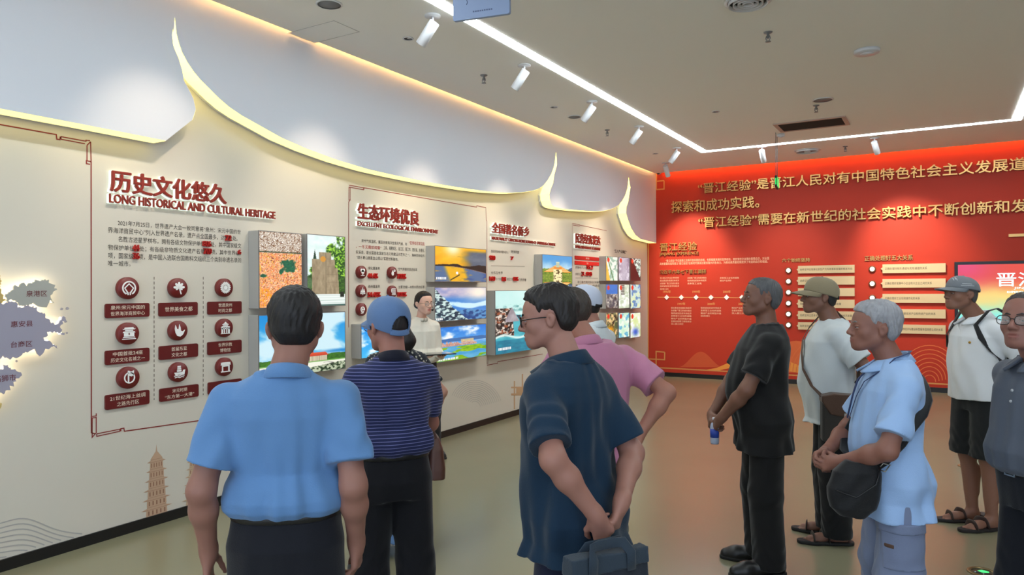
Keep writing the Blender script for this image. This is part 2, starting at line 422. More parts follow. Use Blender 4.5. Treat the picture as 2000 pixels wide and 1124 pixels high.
def solid_text(mb, s, fn, u0, u1, v0, v1, depth=0.0, bold=0.0, grow=0.0, res=3, fit=True, thick=0.0):
    if thick:   # heavier weight: overlapping copies nudged by a fraction of the letter height
        t = thick*(v1-v0)
        for i, (du, dv) in enumerate(((-t, -.45*t), (.45*t, -t), (t, .45*t), (-.45*t, t))): solid_text(mb, s, fn, u0+t+du, u1-t+du, v0+t+dv, v1-t+dv, depth+0.0009*i, 0.0, res=res)
        return
    vs, fs = text_mesh(s, bold, res)
    if len(vs) == 0: return
    mn, mx = vs.min(0), vs.max(0)
    su = (u1-u0)/(mx[0]-mn[0]); sv = (v1-v0)/(mx[1]-mn[1])
    uu = u0+(vs[:, 0]-mn[0])*su; vv = v0+(vs[:, 1]-mn[1])*sv
    n = len(vs)
    if depth == 0:
        mb.add([fn(a, b, 0) for a, b in zip(uu, vv)], fs); return
    front = [fn(a, b, depth) for a, b in zip(uu, vv)]; back = [fn(a, b, 0) for a, b in zip(uu, vv)]
    cnt = {}
    for f in fs:
        for i in range(len(f)):
            e = (f[i], f[(i+1) % len(f)]); cnt[e] = 1
    side = [(e[0], e[1], n+e[1], n+e[0]) for e in cnt if (e[1], e[0]) not in cnt]
    mb.add(front+back, fs+side)

def finish(mb, name, material, parent=None):
    """link with the origin at the centre of the mesh"""
    me = bpy.data.meshes.new(name)
    v = np.array(mb.v); c = (v.min(0)+v.max(0))/2
    me.from_pydata([tuple(p) for p in (v-c)], [], mb.f)
    o = link(name, me, material, None, 0, tuple(c))
    if parent is not None:
        o.parent = parent; o.location = tuple(Vector(c)-parent.location)
    return o
def box_px(plane, px0, yt, yb, px1, off=0.0):
    u0, v1 = uv_of(plane, px0, yt, off); _, v0 = uv_of(plane, px0, yb, off); u1, _ = uv_of(plane, px1, (yt+yb)/2, off)
    return u0, u1, v0, v1

m_ink = mat('dark_print', (62, 56, 50), 0.7)
m_inkred = mat('red_print', (176, 26, 20), 0.6)
m_letred = mat('raised_letter_red', (150, 44, 30), 0.45)
m_letback = mat('lit_letter_back', (235, 245, 240), 0.5, emit=(240, 250, 240), estr=0.55)
m_maroon = mat('maroon_lacquer', (112, 28, 26), 0.4)
m_plate = mat('maroon_plate', (100, 22, 22), 0.45)
m_icon = mat('white_icon', (246, 246, 244), 0.5)
m_iconprint = mat('cream_print', (240, 226, 205), 0.6)

def printed(plane, wall, s, px0, yt, yb, px1, material=None, bold=0.0, name='printed_text', off=0.0015, res=2):
    mb = MB(); u0, u1, v0, v1 = box_px(plane, px0, yt, yb, px1, off)
    solid_text(mb, s, frame_fn(plane, off), u0, u1, v0, v1, 0, bold, res=res)
    return finish(mb, name, material or m_ink, wall)

def raised(plane, s, px0, yt, yb, px1, label, d0=0.02, d1=0.018, mface=None, mback=None, bold=0.0, name='raised_title', grow=0.022, off=0.004):
    t = None
    u0, u1, v0, v1 = box_px(plane, px0, yt, yb, px1, off+d0+d1)
    fn0 = frame_fn(plane, off); fn1 = frame_fn(plane, off+d0)
    base = np.array(fn0((u0+u1)/2, (v0+v1)/2, 0)); t = empty(name, tuple(base)); tag(t, label, 'wall lettering')
    a = MB(); solid_text(a, s, fn1, u0, u1, v0, v1, d1, 0.0, thick=0.02); finish(a, 'letter_faces', mface or m_letred, t)
    if mback is not False:
        g = grow*(v1-v0)
        b = MB(); solid_text(b, s, fn0, u0-g, u1+g, v0-g*2.2, v1+g*0.6, d0, 0.0, thick=0.026); o = finish(b, 'letter_backs', mback or m_letback, t)
        o['label'] = 'white lit backing of the letters'
    return t

def strip(mb, pts, w, fn, closed=False):
    """flat ribbon through 2-D points"""
    pts = [np.array(p, float) for p in pts]; n = len(pts)
    L = []; Rr = []
    for i in range(n):
        a = pts[(i-1) % n] if (closed or i > 0) else None; b = pts[(i+1) % n] if (closed or i < n-1) else None
        d1 = (pts[i]-a) if a is not None else (b-pts[i]); d2 = (b-pts[i]) if b is not None else d1
        d1 = d1/(np.linalg.norm(d1)+1e-9); d2 = d2/(np.linalg.norm(d2)+1e-9)
        nn = np.array((-(d1+d2)[1], (d1+d2)[0])); nn /= (np.linalg.norm(nn)+1e-9)
        c = max(0.4, nn @ np.array((-d1[1], d1[0])))
        L.append(pts[i]+nn*w/2/c); Rr.append(pts[i]-nn*w/2/c)
    vs = [fn(*p, 0) for p in L]+[fn(*p, 0) for p in Rr]
    m = n if closed else n-1
    mb.add(vs, [(i, (i+1) % n, n+(i+1) % n, n+i) for i in range(m)])

def plate_px(poly_px, plane, off, depth):
    pts = [uv_of(plane, *p, off) for p in poly_px]
    return pts

fnL = frame_fn('L', 0.0015)
UL = lambda px, py: uv_of('L', px, py, 0.0015)

# titles of the left wall
raised('L', '历史文化悠久', 216, 330, 374, 443, 'large raised red Chinese title above the history paragraph on the cream wall', bold=0.0)
raised('L', 'LONG HISTORICAL AND CULTURAL HERITAGE', 214, 378, 396, 538, 'raised red English title above the history paragraph on the cream wall', bold=0.0, d0=0.018, d1=0.012)
raised('L', '生态环境优良', 700, 396, 428, 819, 'raised red Chinese title in the ecology panel, behind the guide', bold=0.0)
raised('L', 'EXCELLENT ECOLOGICAL ENVIRONMENT', 699, 432, 441, 856, 'raised red English title in the ecology panel, behind the guide', bold=0.0, d0=0.016, d1=0.012)
raised('L', '全国著名侨乡', 962, 434, 455, 1034, 'raised red Chinese title above the harbour picture', bold=0.0, grow=0.03)
raised('L', 'NATIONALLY FAMOUS HOMETOWN OF OVERSEAS CHINESE', 961, 462, 468.5, 1085, 'raised red English title above the harbour picture', bold=0.0, d0=0.014, d1=0.012)
raised('L', '民营经济发达', 1125, 455, 475, 1173, 'raised red Chinese title in the last panel before the red wall', bold=0.0, grow=0.03)
raised('L', 'DEVELOPED PRIVATE ECONOMY', 1124, 479, 485, 1173, 'raised red English title in the last panel before the red wall', bold=0.0, d0=0.014, d1=0.012)

# history paragraph
para = [('2021年7月25日，世界遗产大会一致同意将“泉州：宋元中国的世', 230, 430, 441, 470), ('界海洋商贸中心”列入世界遗产名录，遗产点全国最多，达到22处。', 211, 443.5, 455.5, 464),
        ('名胜古迹星罗棋布，拥有各级文物保护单位806处，其中国家级文', 231, 461.5, 473, 471), ('物保护单位44处；有各级非物质文化遗产名录709项，其中世界级6', 211, 477.5, 489.5, 471),
        ('项，国家级36项，是中国入选联合国教科文组织三个类别非遗名录的', 211, 493.5, 505.5, 471), ('唯一城市。', 211, 509, 520, 255)]
for s, x0, yt, yb, x1 in para: printed('L', wl, s, x0, yt, yb, x1, bold=0.0, name='printed_line')
def number(s, px0, yt, yb, px1, label):
    u0, u1, v0, v1 = box_px('L', px0, yt, yb, px1, 0.02)
    mb = MB(); solid_text(mb, s, frame_fn('L', 0.002), u0, u1, v0, v1, 0.018, 0.0, thick=0.018)
    o = finish(mb, 'raised_number', m_inkred); tag(o, label, 'wall lettering', 'raised red numbers')
for a in [('22', 441.5, 459, 470, 452.5, 'raised red number 22 at the end of a paragraph line'), ('806', 397.5, 470.5, 481.5, 413, 'raised red number 806 in the middle of the history paragraph'),
          ('44', 261, 478, 491, 273, 'raised red number 44 low in the history paragraph'), ('709', 399.5, 485, 496.5, 414, 'raised red number 709 in the history paragraph'),
          ('6', 466.5, 488, 497, 471.5, 'single raised red figure 6 at the paragraph right edge'), ('36', 261.5, 494, 506.5, 273, 'raised red number 36 in the last full paragraph line')]:
    number(*a)

# thin red frames with corner ornaments (printed)
m_line = mat('frame_line_print', (140, 44, 36), 0.6)
fr = MB()
def linepx(pts, w=0.0075): strip(fr, [UL(*p) for p in pts], w, fnL)
linepx([(-30, 238), (110, 263), (111, 272), (117, 273), (118, 267)])
linepx([(176, 321), (169, 320), (169, 314), (178, 316)])
linepx([(178, 316), (178.5, 846), (186, 848)])
linepx([(119, 267), (168, 276), (168, 274), (176, 275)], 0.0065); linepx([(119, 272), (166, 281)], 0.0065); linepx([(119, 267), (119, 272)], 0.0065)
linepx([(170, 284), (170, 313)], 0.0065); linepx([(177, 277), (178, 316)], 0.0065); linepx([(170, 284), (177, 277)], 0.0065)
linepx([(188, 808), (188, 813), (180, 814)], 0.0065); linepx([(180, 817), (188, 816), (188, 846), (180, 855), (180, 817)], 0.0065)
linepx([(189, 848), (234, 839), (234, 843), (189, 853), (189, 848)], 0.0065)
linepx([(236, 843), (236, 838), (242, 837), (243, 843), (390, 822), (470, 810)])
linepx([(681, 640), (681, 395), (684, 391), (681.5, 391), (681.5, 366), (684, 366), (684, 391)], 0.0075)
linepx([(682, 362), (710, 367), (710, 371), (684, 366)], 0.0075); linepx([(711, 371), (711, 367), (931, 405), (931, 402), (949, 406), (949.5, 430), (951, 432), (951, 712)], 0.0075)
linepx([(953, 712), (953, 695)], 0.0075); linepx([(951, 714), (972, 710), (972, 707), (1060, 692)], 0.0075)
linepx([(1118, 520), (1118, 437), (1132, 439), (1132, 442), (1119, 440)], 0.0075); linepx([(1132, 440), (1185, 451)], 0.0075)
finish(fr, 'printed_frame', m_line, wl)
dash = MB()
for xx, y0, y1 in ((301, 541, 782), (397, 541, 772)):
    y = y0
    while y < y1:
        strip(dash, [UL(xx, y), UL(xx, min(y+5.5, y1))], 0.006, fnL); y += 9.5
finish(dash, 'printed_dashes', mat('dash_print', (120, 108, 96), 0.7), wl)

# grey wave lines and pagodas printed low on the wall
wav = MB()
for k in range(13):
    pts = []
    for i in range(26):
        px = -20+i*8.2; s = px/170.0
        py = 1036+9*k - 22*math.exp(-((s-0.28)/0.30)**2)*(1-k*0.06) + (s-0.3)*12
        p = UL(px, py)
        if p[1] > 0.075: pts.append(p)
    if len(pts) > 2: strip(wav, pts, 0.007, fnL)
for k in range(12):
    pts = [UL(900+50*math.cos(math.radians(180-a))*(1-k*0.075)+30, 790-50*math.sin(math.radians(a))*(1-k*0.075)+(a-20)*0.05) for a in range(20, 165, 8)]
    pts = [p for p in pts if p[1] > 0.08]
    strip(wav, pts, 0.005, fnL)
finish(wav, 'printed_waves', mat('wave_print', (176, 172, 166), 0.7), wl)
def pagoda(px, py_top, py_spire, half_px, mate):
    u, _ = UL(px, 950); ul, _ = UL(px-half_px, 950); w = abs(u-ul); zt = UL(px, py_top)[1]; zs = UL(px, py_spire)[1]
    mb = MB(); dk = MB(); tiers = 6; h = (zt-0.07)/tiers
    for k in range(tiers):
        z0 = 0.07+k*h; ww = w*(0.98-0.075*k)
        mb.add([fnL(u-ww*0.72, z0, 0), fnL(u+ww*0.72, z0, 0), fnL(u+ww*0.70, z0+h*0.68, 0), fnL(u-ww*0.70, z0+h*0.68, 0)], [(0, 1, 2, 3)])
        mb.add([fnL(u-ww*1.05, z0+h*0.70, 0), fnL(u-ww*0.8, z0+h*0.64, 0), fnL(u+ww*0.8, z0+h*0.64, 0), fnL(u+ww*1.05, z0+h*0.70, 0), fnL(u+ww*0.66, z0+h*0.86, 0), fnL(u+ww*0.62, z0+h, 0), fnL(u-ww*0.62, z0+h, 0), fnL(u-ww*0.66, z0+h*0.86, 0)], [tuple(range(8))])
        for j in range(-2, 3):
            c = u+j*ww*0.27
            dk.add([fnL(c-ww*0.045, z0+h*0.1, 0.0006), fnL(c+ww*0.045, z0+h*0.1, 0.0006), fnL(c+ww*0.045, z0+h*0.55, 0.0006), fnL(c-ww*0.045, z0+h*0.55, 0.0006)], [(0, 1, 2, 3)])
        dk.add([fnL(u-ww*0.9, z0+h*0.655, 0.0006), fnL(u+ww*0.9, z0+h*0.655, 0.0006), fnL(u+ww*0.9, z0+h*0.685, 0.0006), fnL(u-ww*0.9, z0+h*0.685, 0.0006)], [(0, 1, 2, 3)])
        dk.add([fnL(u-ww*0.66, z0+h*0.93, 0.0006), fnL(u+ww*0.66, z0+h*0.93, 0.0006), fnL(u+ww*0.66, z0+h*0.955, 0.0006), fnL(u-ww*0.66, z0+h*0.955, 0.0006)], [(0, 1, 2, 3)])
    mb.add([fnL(u-w*0.4, zt, 0), fnL(u+w*0.4, zt, 0), fnL(u+w*0.05, zt+0.05, 0), fnL(u, zs, 0), fnL(u-w*0.05, zt+0.05, 0)], [(0, 1, 2, 3, 4)])
    o = finish(mb, 'printed_pagoda', mate, wl); finish(dk, 'pagoda_detail', mat('pagoda_shade_print', (150, 108, 84), 0.7), o)
m_pag = mat('pagoda_print', (196, 162, 134), 0.7)
pagoda(306, 896, 868, 30, m_pag); pagoda(382, 896, 872, 27, mat('pagoda_print_pale', (206, 178, 146), 0.7))
pt = MB()
for gi, (x0, x1, y0, y1) in enumerate(((1003.5, 1006, 745, 800), (1019, 1021.5, 731, 800), (998, 1040, 756, 759), (998, 1040, 769, 773), (1008, 1040, 759, 769))):
    a, b, c, d = UL(x0, y1), UL(x1, y1), UL(x1, y0), UL(x0, y0)
    pt.add([fnL(*q, gi*0.0005) for q in (a, b, c, d)], [(0, 1, 2, 3)])
finish(pt, 'printed_gate', mat('gate_print', (196, 160, 122), 0.7), wl)

# ---- medallions, icons, plates
def ring(r0, r1, a0=0, a1=360, n=40):
    A = [math.radians(a0+(a1-a0)*i/n) for i in range(n+1)]
    return [(r1*math.cos(a), r1*math.sin(a)) for a in A]+[(r0*math.cos(a), r0*math.sin(a)) for a in reversed(A)]
def circ(r, x=0, y=0, n=20): return [(x+r*math.cos(2*math.pi*i/n), y+r*math.sin(2*math.pi*i/n)) for i in range(n)]
def rc(x0, y0, x1, y1): return [(x0, y0), (x1, y0), (x1, y1), (x0, y1)]
def line2(pts, w):
    pts = [np.array(p, float) for p in pts]; L = []; R2 = []
    for i, p in enumerate(pts):
        d = pts[min(i+1, len(pts)-1)]-pts[max(i-1, 0)]; d /= np.linalg.norm(d)+1e-9; n = np.array((-d[1], d[0]))*w/2
        L.append(tuple(p+n)); R2.append(tuple(p-n))
    return L+R2[::-1]
def petal(a, r0, r1, w):
    a = math.radians(a); d = np.array((math.cos(a), math.sin(a))); n = np.array((-d[1], d[0]))
    pr = [(0, .15), (.35, .8), (.65, 1), (.9, .7), (1, .0)]
    return [tuple(d*(r0+(r1-r0)*t)+n*w*s) for t, s in pr]+[tuple(d*(r0+(r1-r0)*t)-n*w*s) for t, s in reversed(pr[:-1])]
ICON = {
 'ring_diamond': [ring(.80, .98, -62, 242), line2([(-.44, -.72), (-.2, -.62), (-.62, .0), (0, .6), (.62, .0), (.2, -.62)], .17), line2([(-.16, -.95), (-.16, -.55)], .16), line2([(.16, -.95), (.16, -.55)], .16)],
 'leaf': [petal(a, .12, .95, .19) for a in (10, 50, 90, 130, 172)]+[petal(205, .1, .6, .14), petal(-25, .1, .62, .14)]+[line2([(0, .1), (.15, -.35), (.34, -.95)], .16)],
 'flower': [petal(a, .42, .98, .115) for a in range(0, 360, 20)]+[ring(.36, .52)],
 'hall': [rc(-.98, -.8, .98, -.68), rc(-.85, -.58, .85, -.46), rc(-.72, -.4, -.1, .1), rc(.1, -.4, .72, .1), rc(-.1, -.4, .1, -.2), [(-.9, .12), (.9, .12), (.75, .3), (-.75, .3)], rc(-.55, .34, .55, .5), [(-.82, .56), (-.9, .68), (-.7, .62), (-.6, .86), (.6, .86), (.7, .62), (.9, .68), (.82, .56)]],
 'bird': [[(-.62, .9), (-.72, .3), (-.6, -.3), (-.3, -.8), (.2, -.92), (.65, -.6), (.98, .1), (.6, -.12), (.3, -.02), (.22, .5), (.05, 1.0), (-.1, .2), (-.35, .3), (-.45, .6)]],
 'temple': [[(-.06, 1.02), (.06, 1.02), (.2, .8), (.62, .58), (.55, .5), (-.55, .5), (-.62, .58), (-.2, .8)], rc(-.42, .26, .42, .46), [(-.9, .12), (.9, .12), (.62, .3), (-.62, .3)], rc(-.78, -.9, -.5, .08), rc(.5, -.9, .78, .08), rc(-.3, -.9, -.14, .08), rc(.14, -.9, .3, .08), rc(-.8, -.2, .8, .0), rc(-.9, -.98, .9, -.86)],
 'flag': [ring(.62, .78, 100, 440), rc(-.24, -.6, -.06, .98), [(-.06, .95), (.25, .82), (.62, .98), (.62, .3), (.25, .16), (-.06, .3)]],
 'ship': [[(-.9, .0), (.5, .0), (.62, .3), (.95, .34), (.8, -.38), (-.72, -.38)], rc(-.42, .08, .3, .36), rc(-.36, .42, .24, .64), rc(-.34, .7, .2, .98), line2([(-.9, -.55), (-.5, -.45), (-.1, -.58), (.3, -.45), (.8, -.55)], .12), line2([(-.8, -.8), (-.4, -.7), (0, -.83), (.4, -.7), (.7, -.8)], .12)],
 'gate': [[(-.95, .3), (.95, .3), (.85, .62), (.98, .7), (.7, .76), (-.7, .76), (-.98, .7), (-.85, .62)], rc(-.72, -.7, -.5, .28), rc(.5, -.7, .72, .28), rc(-.5, .06, .5, .28), rc(-.9, -.86, .9, -.7)],
 'grove': [circ(.42, -.34, .4), circ(.42, .34, .4), circ(.5, 0, .05), rc(-.1, -.8, .1, -.3), rc(-.6, -.86, .6, -.7)],
 'drops': [[(-.25, .6), (.15, 0), (.12, -.5), (-.2, -.78), (-.6, -.6), (-.72, -.15)], ring(.14, .32, 0, 360, 20) and [(x+.45, y+.5) for x, y in ring(.12, .32, 0, 359, 24)]],
 'trees': [[(-.5, .4), (-.2, -.4), (-.8, -.4)], [(0, .95), (.34, -.4), (-.34, -.4)], [(.5, .5), (.85, -.4), (.2, -.4)], rc(-.85, -.7, .85, -.48), rc(-.1, -.9, .1, -.3)],
 'lines': [rc(-.6, .55, .8, .8), rc(-.5, .2, .8, .4), rc(-.45, -.15, .8, .05), rc(-.5, -.5, .8, -.3), rc(-.6, -.85, .8, -.65), [(-.85, .4), (-.6, .8), (-.55, -.3), (-.8, -.1)]],
 'swirl': [ring(.45, .72, -20, 300, 30), ring(.0, .26, 0, 359, 20), line2([(.4, -.4), (.1, -.85), (-.6, -.85)], .2)],
}
def medallion(px, py, rpx, icon, label, dep=0.035, plane='L'):
    c = uv_of(plane, px, py, dep); e = uv_of(plane, px, py-rpx, dep); R_ = abs(e[1]-c[1])
    p = (XW+0.001, c[0], c[1])
    t = empty('medallion', p); tag(t, label, 'medallion', 'round medallions on the cream wall')
    MB().lathe([(0, 0), (R_*0.98, 0), (R_, 0.004), (R_, dep-0.004), (R_*0.97, dep), (0, dep)], 40, ax=(1, 0, 0)).build('medallion_disc', m_maroon, t)
    ic = MB(); s = R_*0.66
    for poly in ICON[icon]: ic.prism([(u*s, v*s) for u, v in poly], lambda u, v, w: (w, u, v), dep, dep+0.004)
    ic.build('icon', m_icon, t)
def plate(px0, yt, yb, px1, lines, label, m_p=None, m_t=None, dep=0.012, name='label_plate', plane='L', cat='label plate', hts=None, group=None, bold=0.0):
    u0, u1, v0, v1 = box_px(plane, px0, yt, yb, px1, dep)
    base = frame_fn(plane, 0.001)((u0+u1)/2, (v0+v1)/2, 0); t = empty(name, base); tag(t, label, cat, group)
    r = min(0.012, (v1-v0)*0.12); ol = []
    for a, b, s in ((u1-r, v0+r, -90), (u1-r, v1-r, 0), (u0+r, v1-r, 90), (u0+r, v0+r, 180)):
        for k in range(4): ol.append((a+r*math.cos(math.radians(s+30*k)), b+r*math.sin(math.radians(s+30*k))))
    mb = MB().prism(ol, frame_fn(plane, 0.001), 0, dep); finish(mb, 'plate', m_p or m_plate, t)
    if lines:
        n = len(lines); H = v1-v0; tm = MB()
        for i, s in enumerate(lines):
            h = H*0.30 if n == 2 else H*(0.36 if hts is None else hts)
            vc = v1-H*((i+0.5)/n*0.86+0.07)
            w = (u1-u0)*0.92*min(1, len(s)*h*1.05/(u1-u0)/0.92); uc = (u0+u1)/2
            solid_text(tm, s, frame_fn(plane, 0.001+dep+0.0006), uc-w/2, uc+w/2, vc-h/2, vc+h/2, 0, bold, res=2)
        finish(tm, 'printed_text', m_t or m_iconprint, t)
    return t
MED = [(251.7, 563.3, 21.5, 'ring_diamond', 'maroon medallion with ring and diamond icon, left of top row'), (349.4, 563, 19.3, 'leaf', 'maroon medallion with spread white leaf icon'),
       (440, 562.3, 18, 'flower', 'maroon medallion with round many-petalled flower icon'), (251.7, 652, 21.5, 'hall', 'maroon medallion with wide temple hall icon'),
       (349.4, 646.4, 19.3, 'bird', 'maroon medallion with white curved horn-like icon'), (440, 641, 18, 'temple', 'maroon medallion with pointed pavilion icon'),
       (252.6, 738.4, 21.5, 'flag', 'maroon medallion with flag planted in a ring icon'), (350.3, 727.5, 19.3, 'ship', 'maroon medallion with ship on waves icon'),
       (440.4, 717, 18, 'gate', 'maroon medallion with gateway icon, beside blue shirted shoulder'),
       (708, 532, 12.5, 'grove', 'small maroon medallion with tree grove icon, ecology panel'), (768, 533, 11.8, 'drops', 'small maroon medallion with water drops icon'),
       (708, 569, 12.5, 'trees', 'small maroon medallion with pointed trees icon'), (768, 570, 11.8, 'lines', 'small maroon medallion with stacked lines icon above the blue cap'),
       (708, 605, 12.5, 'swirl', 'small maroon medallion with swirl icon, lowest in ecology panel'), ]
for a in MED: medallion(*a)
PL = [(205.7, 594, 622, 292, ['泉州:宋元中国的', '世界海洋商贸中心'], 'maroon plate reading of the world maritime trade centre, under the ring and diamond medallion'),
      (310.4, 592, 618.6, 386.3, ['世界美食之都'], 'maroon one-line plate under the leaf medallion'), (406, 590, 615, 472, ['世遗泉州', '时尚之都'], 'maroon plate under the flower medallion'),
      (205.7, 686, 714, 292, ['中国首批24座', '历史文化名城之一'], 'maroon plate under the temple hall medallion'), (311, 677, 704, 387, ['首届东亚', '文化之都'], 'maroon plate under the horn-like medallion'),
      (406, 669, 694.5, 472, ['世界宗教', '博物馆'], 'maroon plate under the pavilion medallion'), (205.7, 773, 802, 292, ['21世纪海上丝绸', '之路先行区'], 'maroon plate under the flag medallion'),
      (312, 760.5, 786, 388, ['宋元时期', '“东方第一大港”'], 'maroon plate under the ship medallion'), (407, 748, 772, 472, None, 'maroon plate under the gateway medallion, mostly behind blue shirt')]
for a in PL: plate(*a, group='maroon label plates')

# ecology panel print
for s, x0, yt, yb, x1, mm in [('泉州气候温和，属亚热带海洋性季风气候，有', 706, 467, 474, 795, m_ink), ('“四季有花常见雨', 799, 471, 478, 829, m_inkred),
        ('，一冬无霜却闻雷”', 695, 478, 485, 745, m_inkred), ('之称。辖鲤城区、洛江区、晋江市、惠安县、永春县、', 749, 480.5, 488, 829, m_ink),
        ('安溪县，是全国首批国家生态文明建设示范市之一，海峡西岸经济', 695, 489, 496, 829, m_ink), ('“绿水青山就是金山银山”实践创新基地。', 696, 499.5, 506.5, 778, m_ink)]:
    printed('L', wl, s, x0, yt, yb, x1, mm, 0.0, 'printed_line')
for s, x0, yt, yb, x1 in [('绿化覆盖率', 719, 521, 527, 742), ('空气质量优良达标率', 778, 523, 529, 815), ('森林覆盖率', 719, 557, 563, 742), ('主要流域Ⅰ—Ⅲ类水质达标率', 778, 558, 564, 829)]:
    printed('L', wl, s, x0, yt, yb, x1, m_ink, 0.0, 'printed_line')
def number2(s, px0, yt, yb, px1, label):
    u0, u1, v0, v1 = box_px('L', px0, yt, yb, px1, 0.02)
    mb = MB(); solid_text(mb, s, frame_fn('L', 0.002), u0, u1, v0, v1, 0.016, 0.0, thick=0.018)
    o = finish(mb, 'raised_number', m_numred); tag(o, label, 'wall lettering', 'raised red numbers')
m_numred = mat('bright_red_letter', (196, 24, 20), 0.5)
for a in [('44.4%', 720, 534, 544, 739, 'raised red figure 44.4% by the tree grove medallion'), ('100%', 778, 535, 545, 794, 'raised red figure 100% by the water drops medallion'),
          ('54.48%', 720, 571, 581, 744, 'raised red figure 54.48% by the pointed trees medallion'), ('100%', 778, 571, 580, 795, 'raised red figure 100% by the stacked lines medallion'),
          ('900', 957.5, 499, 508, 968, 'raised red figure at the left under the third title'), ('7', 999, 501, 508, 1004, 'single raised red digit under the third title'),
          ('160', 957.5, 540, 549, 968, 'raised red figure at the left above the harbour picture'), ('18', 982, 541, 550, 989, 'middle raised red figure above the harbour picture'),
          ('85%', 1004, 541, 549, 1013, 'rightmost raised red figure above the harbour picture'), ('95.2', 1147, 518, 526, 1159, 'upper raised red figure in the last cream panel'), ('3.88', 1137, 531, 539, 1157, 'lower raised red figure in the last cream panel')]:
    number2(*a)
for s, x0, yt, yb, x1 in [('旅居世界各地泉州籍华侨华人', 959, 488, 494, 993), ('港澳同胞', 998, 489, 495, 1014), ('分布在世界', 959, 530, 536, 982), ('多个国家', 969, 543, 548, 981), ('地区华侨', 990, 543, 549, 1003), ('归侨侨眷', 1013, 544, 550, 1028),
        ('民营经济占比', 1124, 520, 525, 1146), ('民营企业', 1124, 533, 538, 1136), ('晋江模式是民营经济发展的', 1128, 549, 554, 1172), ('重要代表之一的典型', 1124, 556, 561, 1172)]:
    printed('L', wl, s, x0, yt, yb, x1, m_ink, 0.0, 'printed_line')
rl = MB()
for pts in ([(959, 519.5), (1025, 521)], [(1124, 543.5), (1168, 544)]): strip(rl, [UL(*p) for p in pts], 0.006, fnL)
finish(rl, 'printed_rule', mat('rule_print', (150, 140, 128), 0.7), wl)
m_band = mat('red_band', (196, 34, 28), 0.5)
plate(1123, 499.5, 507, 1170, ['经济总量'], 'upper red band in the last cream panel', m_band, dep=0.008, name='title_band', cat='label plate', hts=0.5)
plate(1123, 509.5, 517, 1170, ['贡献'], 'lower red band in the last cream panel', mat('red_band_bright', (224, 40, 32), 0.5), dep=0.008, name='title_band', cat='label plate', hts=0.5)
printed('L', wl, '“五大产业集群”', 1199, 487, 494, 1224, m_ink, 0.02, 'printed_line')

# ---- lit county plates of the relief map
def jag(pts, amp, seed, sub=5):
    out = []; rnd = random.Random(seed)
    for a, b in zip(pts, pts[1:]+pts[:1]):
        for i in range(sub):
            t = i/sub; d = (b[0]-a[0], b[1]-a[1]); k = rnd.uniform(-amp, amp) if i else 0
            out.append((a[0]+d[0]*t-d[1]*k*0.5, a[1]+d[1]*t+d[0]*k*0.5))
    return out
m_halo = mat('white_back_light', (255, 250, 235), 0.5, emit=(255, 244, 214), estr=4.0)
def flat_prism(pts, fn, a, b):
    from mathutils.geometry import delaunay_2d_cdt
    n = len(pts); vs, es, fs, *_ = delaunay_2d_cdt([Vector(p) for p in pts], [], [list(range(n))], 1, 1e-6)
    mb = MB(); mb.add([fn(v[0], v[1], b) for v in vs], [tuple(f) for f in fs]); mb.add([fn(v[0], v[1], a) for v in vs], [tuple(f)[::-1] for f in fs])
    mb.add([fn(p[0], p[1], a) for p in pts]+[fn(p[0], p[1], b) for p in pts], [(i, (i+1) % n, n+(i+1) % n, n+i) for i in range(n)]); return mb
def county(poly, rgb, label, seed, names, off=0.05, th=0.012, lit=True):
    pts = [uv_of('L', *p, off+th) for p in jag(poly, 0.5, seed)]
    c = np.mean(pts, axis=0); t = empty('map_plate', (XW, c[0], c[1])); tag(t, label, 'map plate')
    fn = lambda u, v, w: (w, u-c[0], v-c[1])
    flat_prism(pts, fn, off, off+th).build('county_shape', mat('map_plate_%d' % seed, rgb, 0.6), t)
    ins = [(c[0]+(p[0]-c[0])*0.93, c[1]+(p[1]-c[1])*0.93) for p in pts]
    if lit:
        flat_prism(ins, fn, off-0.006, off-0.0005).build('back_light', m_halo, t)
        MB().box((0.0, -0.02, -0.02), (off-0.006, 0.02, 0.02)).build('spacer', m_grey, t)
    for s, x0, yt, yb, x1 in names:
        u0, u1, v0, v1 = box_px('L', x0, yt, yb, x1, off+th); tm = MB()
        solid_text(tm, s, fn, u0, u1, v0, v1, 0, 0.006); tm.v = [(off+th+0.0008, a[1], a[2]) for a in tm.v]
        tm.build('printed_name', mat('map_name_print', (104, 34, 40), 0.6), t)
county([(10.7, 579), (23, 567.6), (39, 557), (60.5, 553.4), (73, 548), (89, 546), (101.4, 555), (112, 566), (99.6, 583.6), (106.7, 592.5), (67.6, 594), (53.4, 596), (39, 598), (26.7, 588), (13, 588)],
       (172, 172, 164), 'grey-green map plate with a county name, top of relief map', 3, [('泉港区', 51, 568, 580, 92)])
county([(-70, 600), (-5, 594), (12.5, 590.5), (26, 590.5), (39, 600), (53, 598), (66, 598), (76.5, 610), (89, 616), (98, 628), (114, 633), (124, 618), (128, 622), (117, 639), (126, 655), (114, 649), (96, 649), (85, 660), (103, 674), (114, 681), (85, 690), (57, 687), (43, 694), (14, 698.5), (-5, 699), (-70, 690)],
       (160, 156, 172), 'large lilac-grey map plate with two names in the relief map', 4, [('惠安县', 21, 628, 640, 64), ('台商区', 21, 668, 680, 63)])
county([(-70, 720), (0, 722), (16, 713.5), (21, 722), (41, 727.7), (32, 745.5), (14, 763), (0, 770), (-70, 790)], (162, 158, 174), 'small lilac-grey map plate low in the relief map', 5, [('石狮市', -12, 735, 748, 31)])
county([(-60, 530), (-2, 538), (3, 548), (1, 560), (4, 575), (11, 588), (3, 592), (-4, 594), (-60, 600)], (196, 168, 104), 'ochre map plate at the left edge above the lilac one', 6, [])
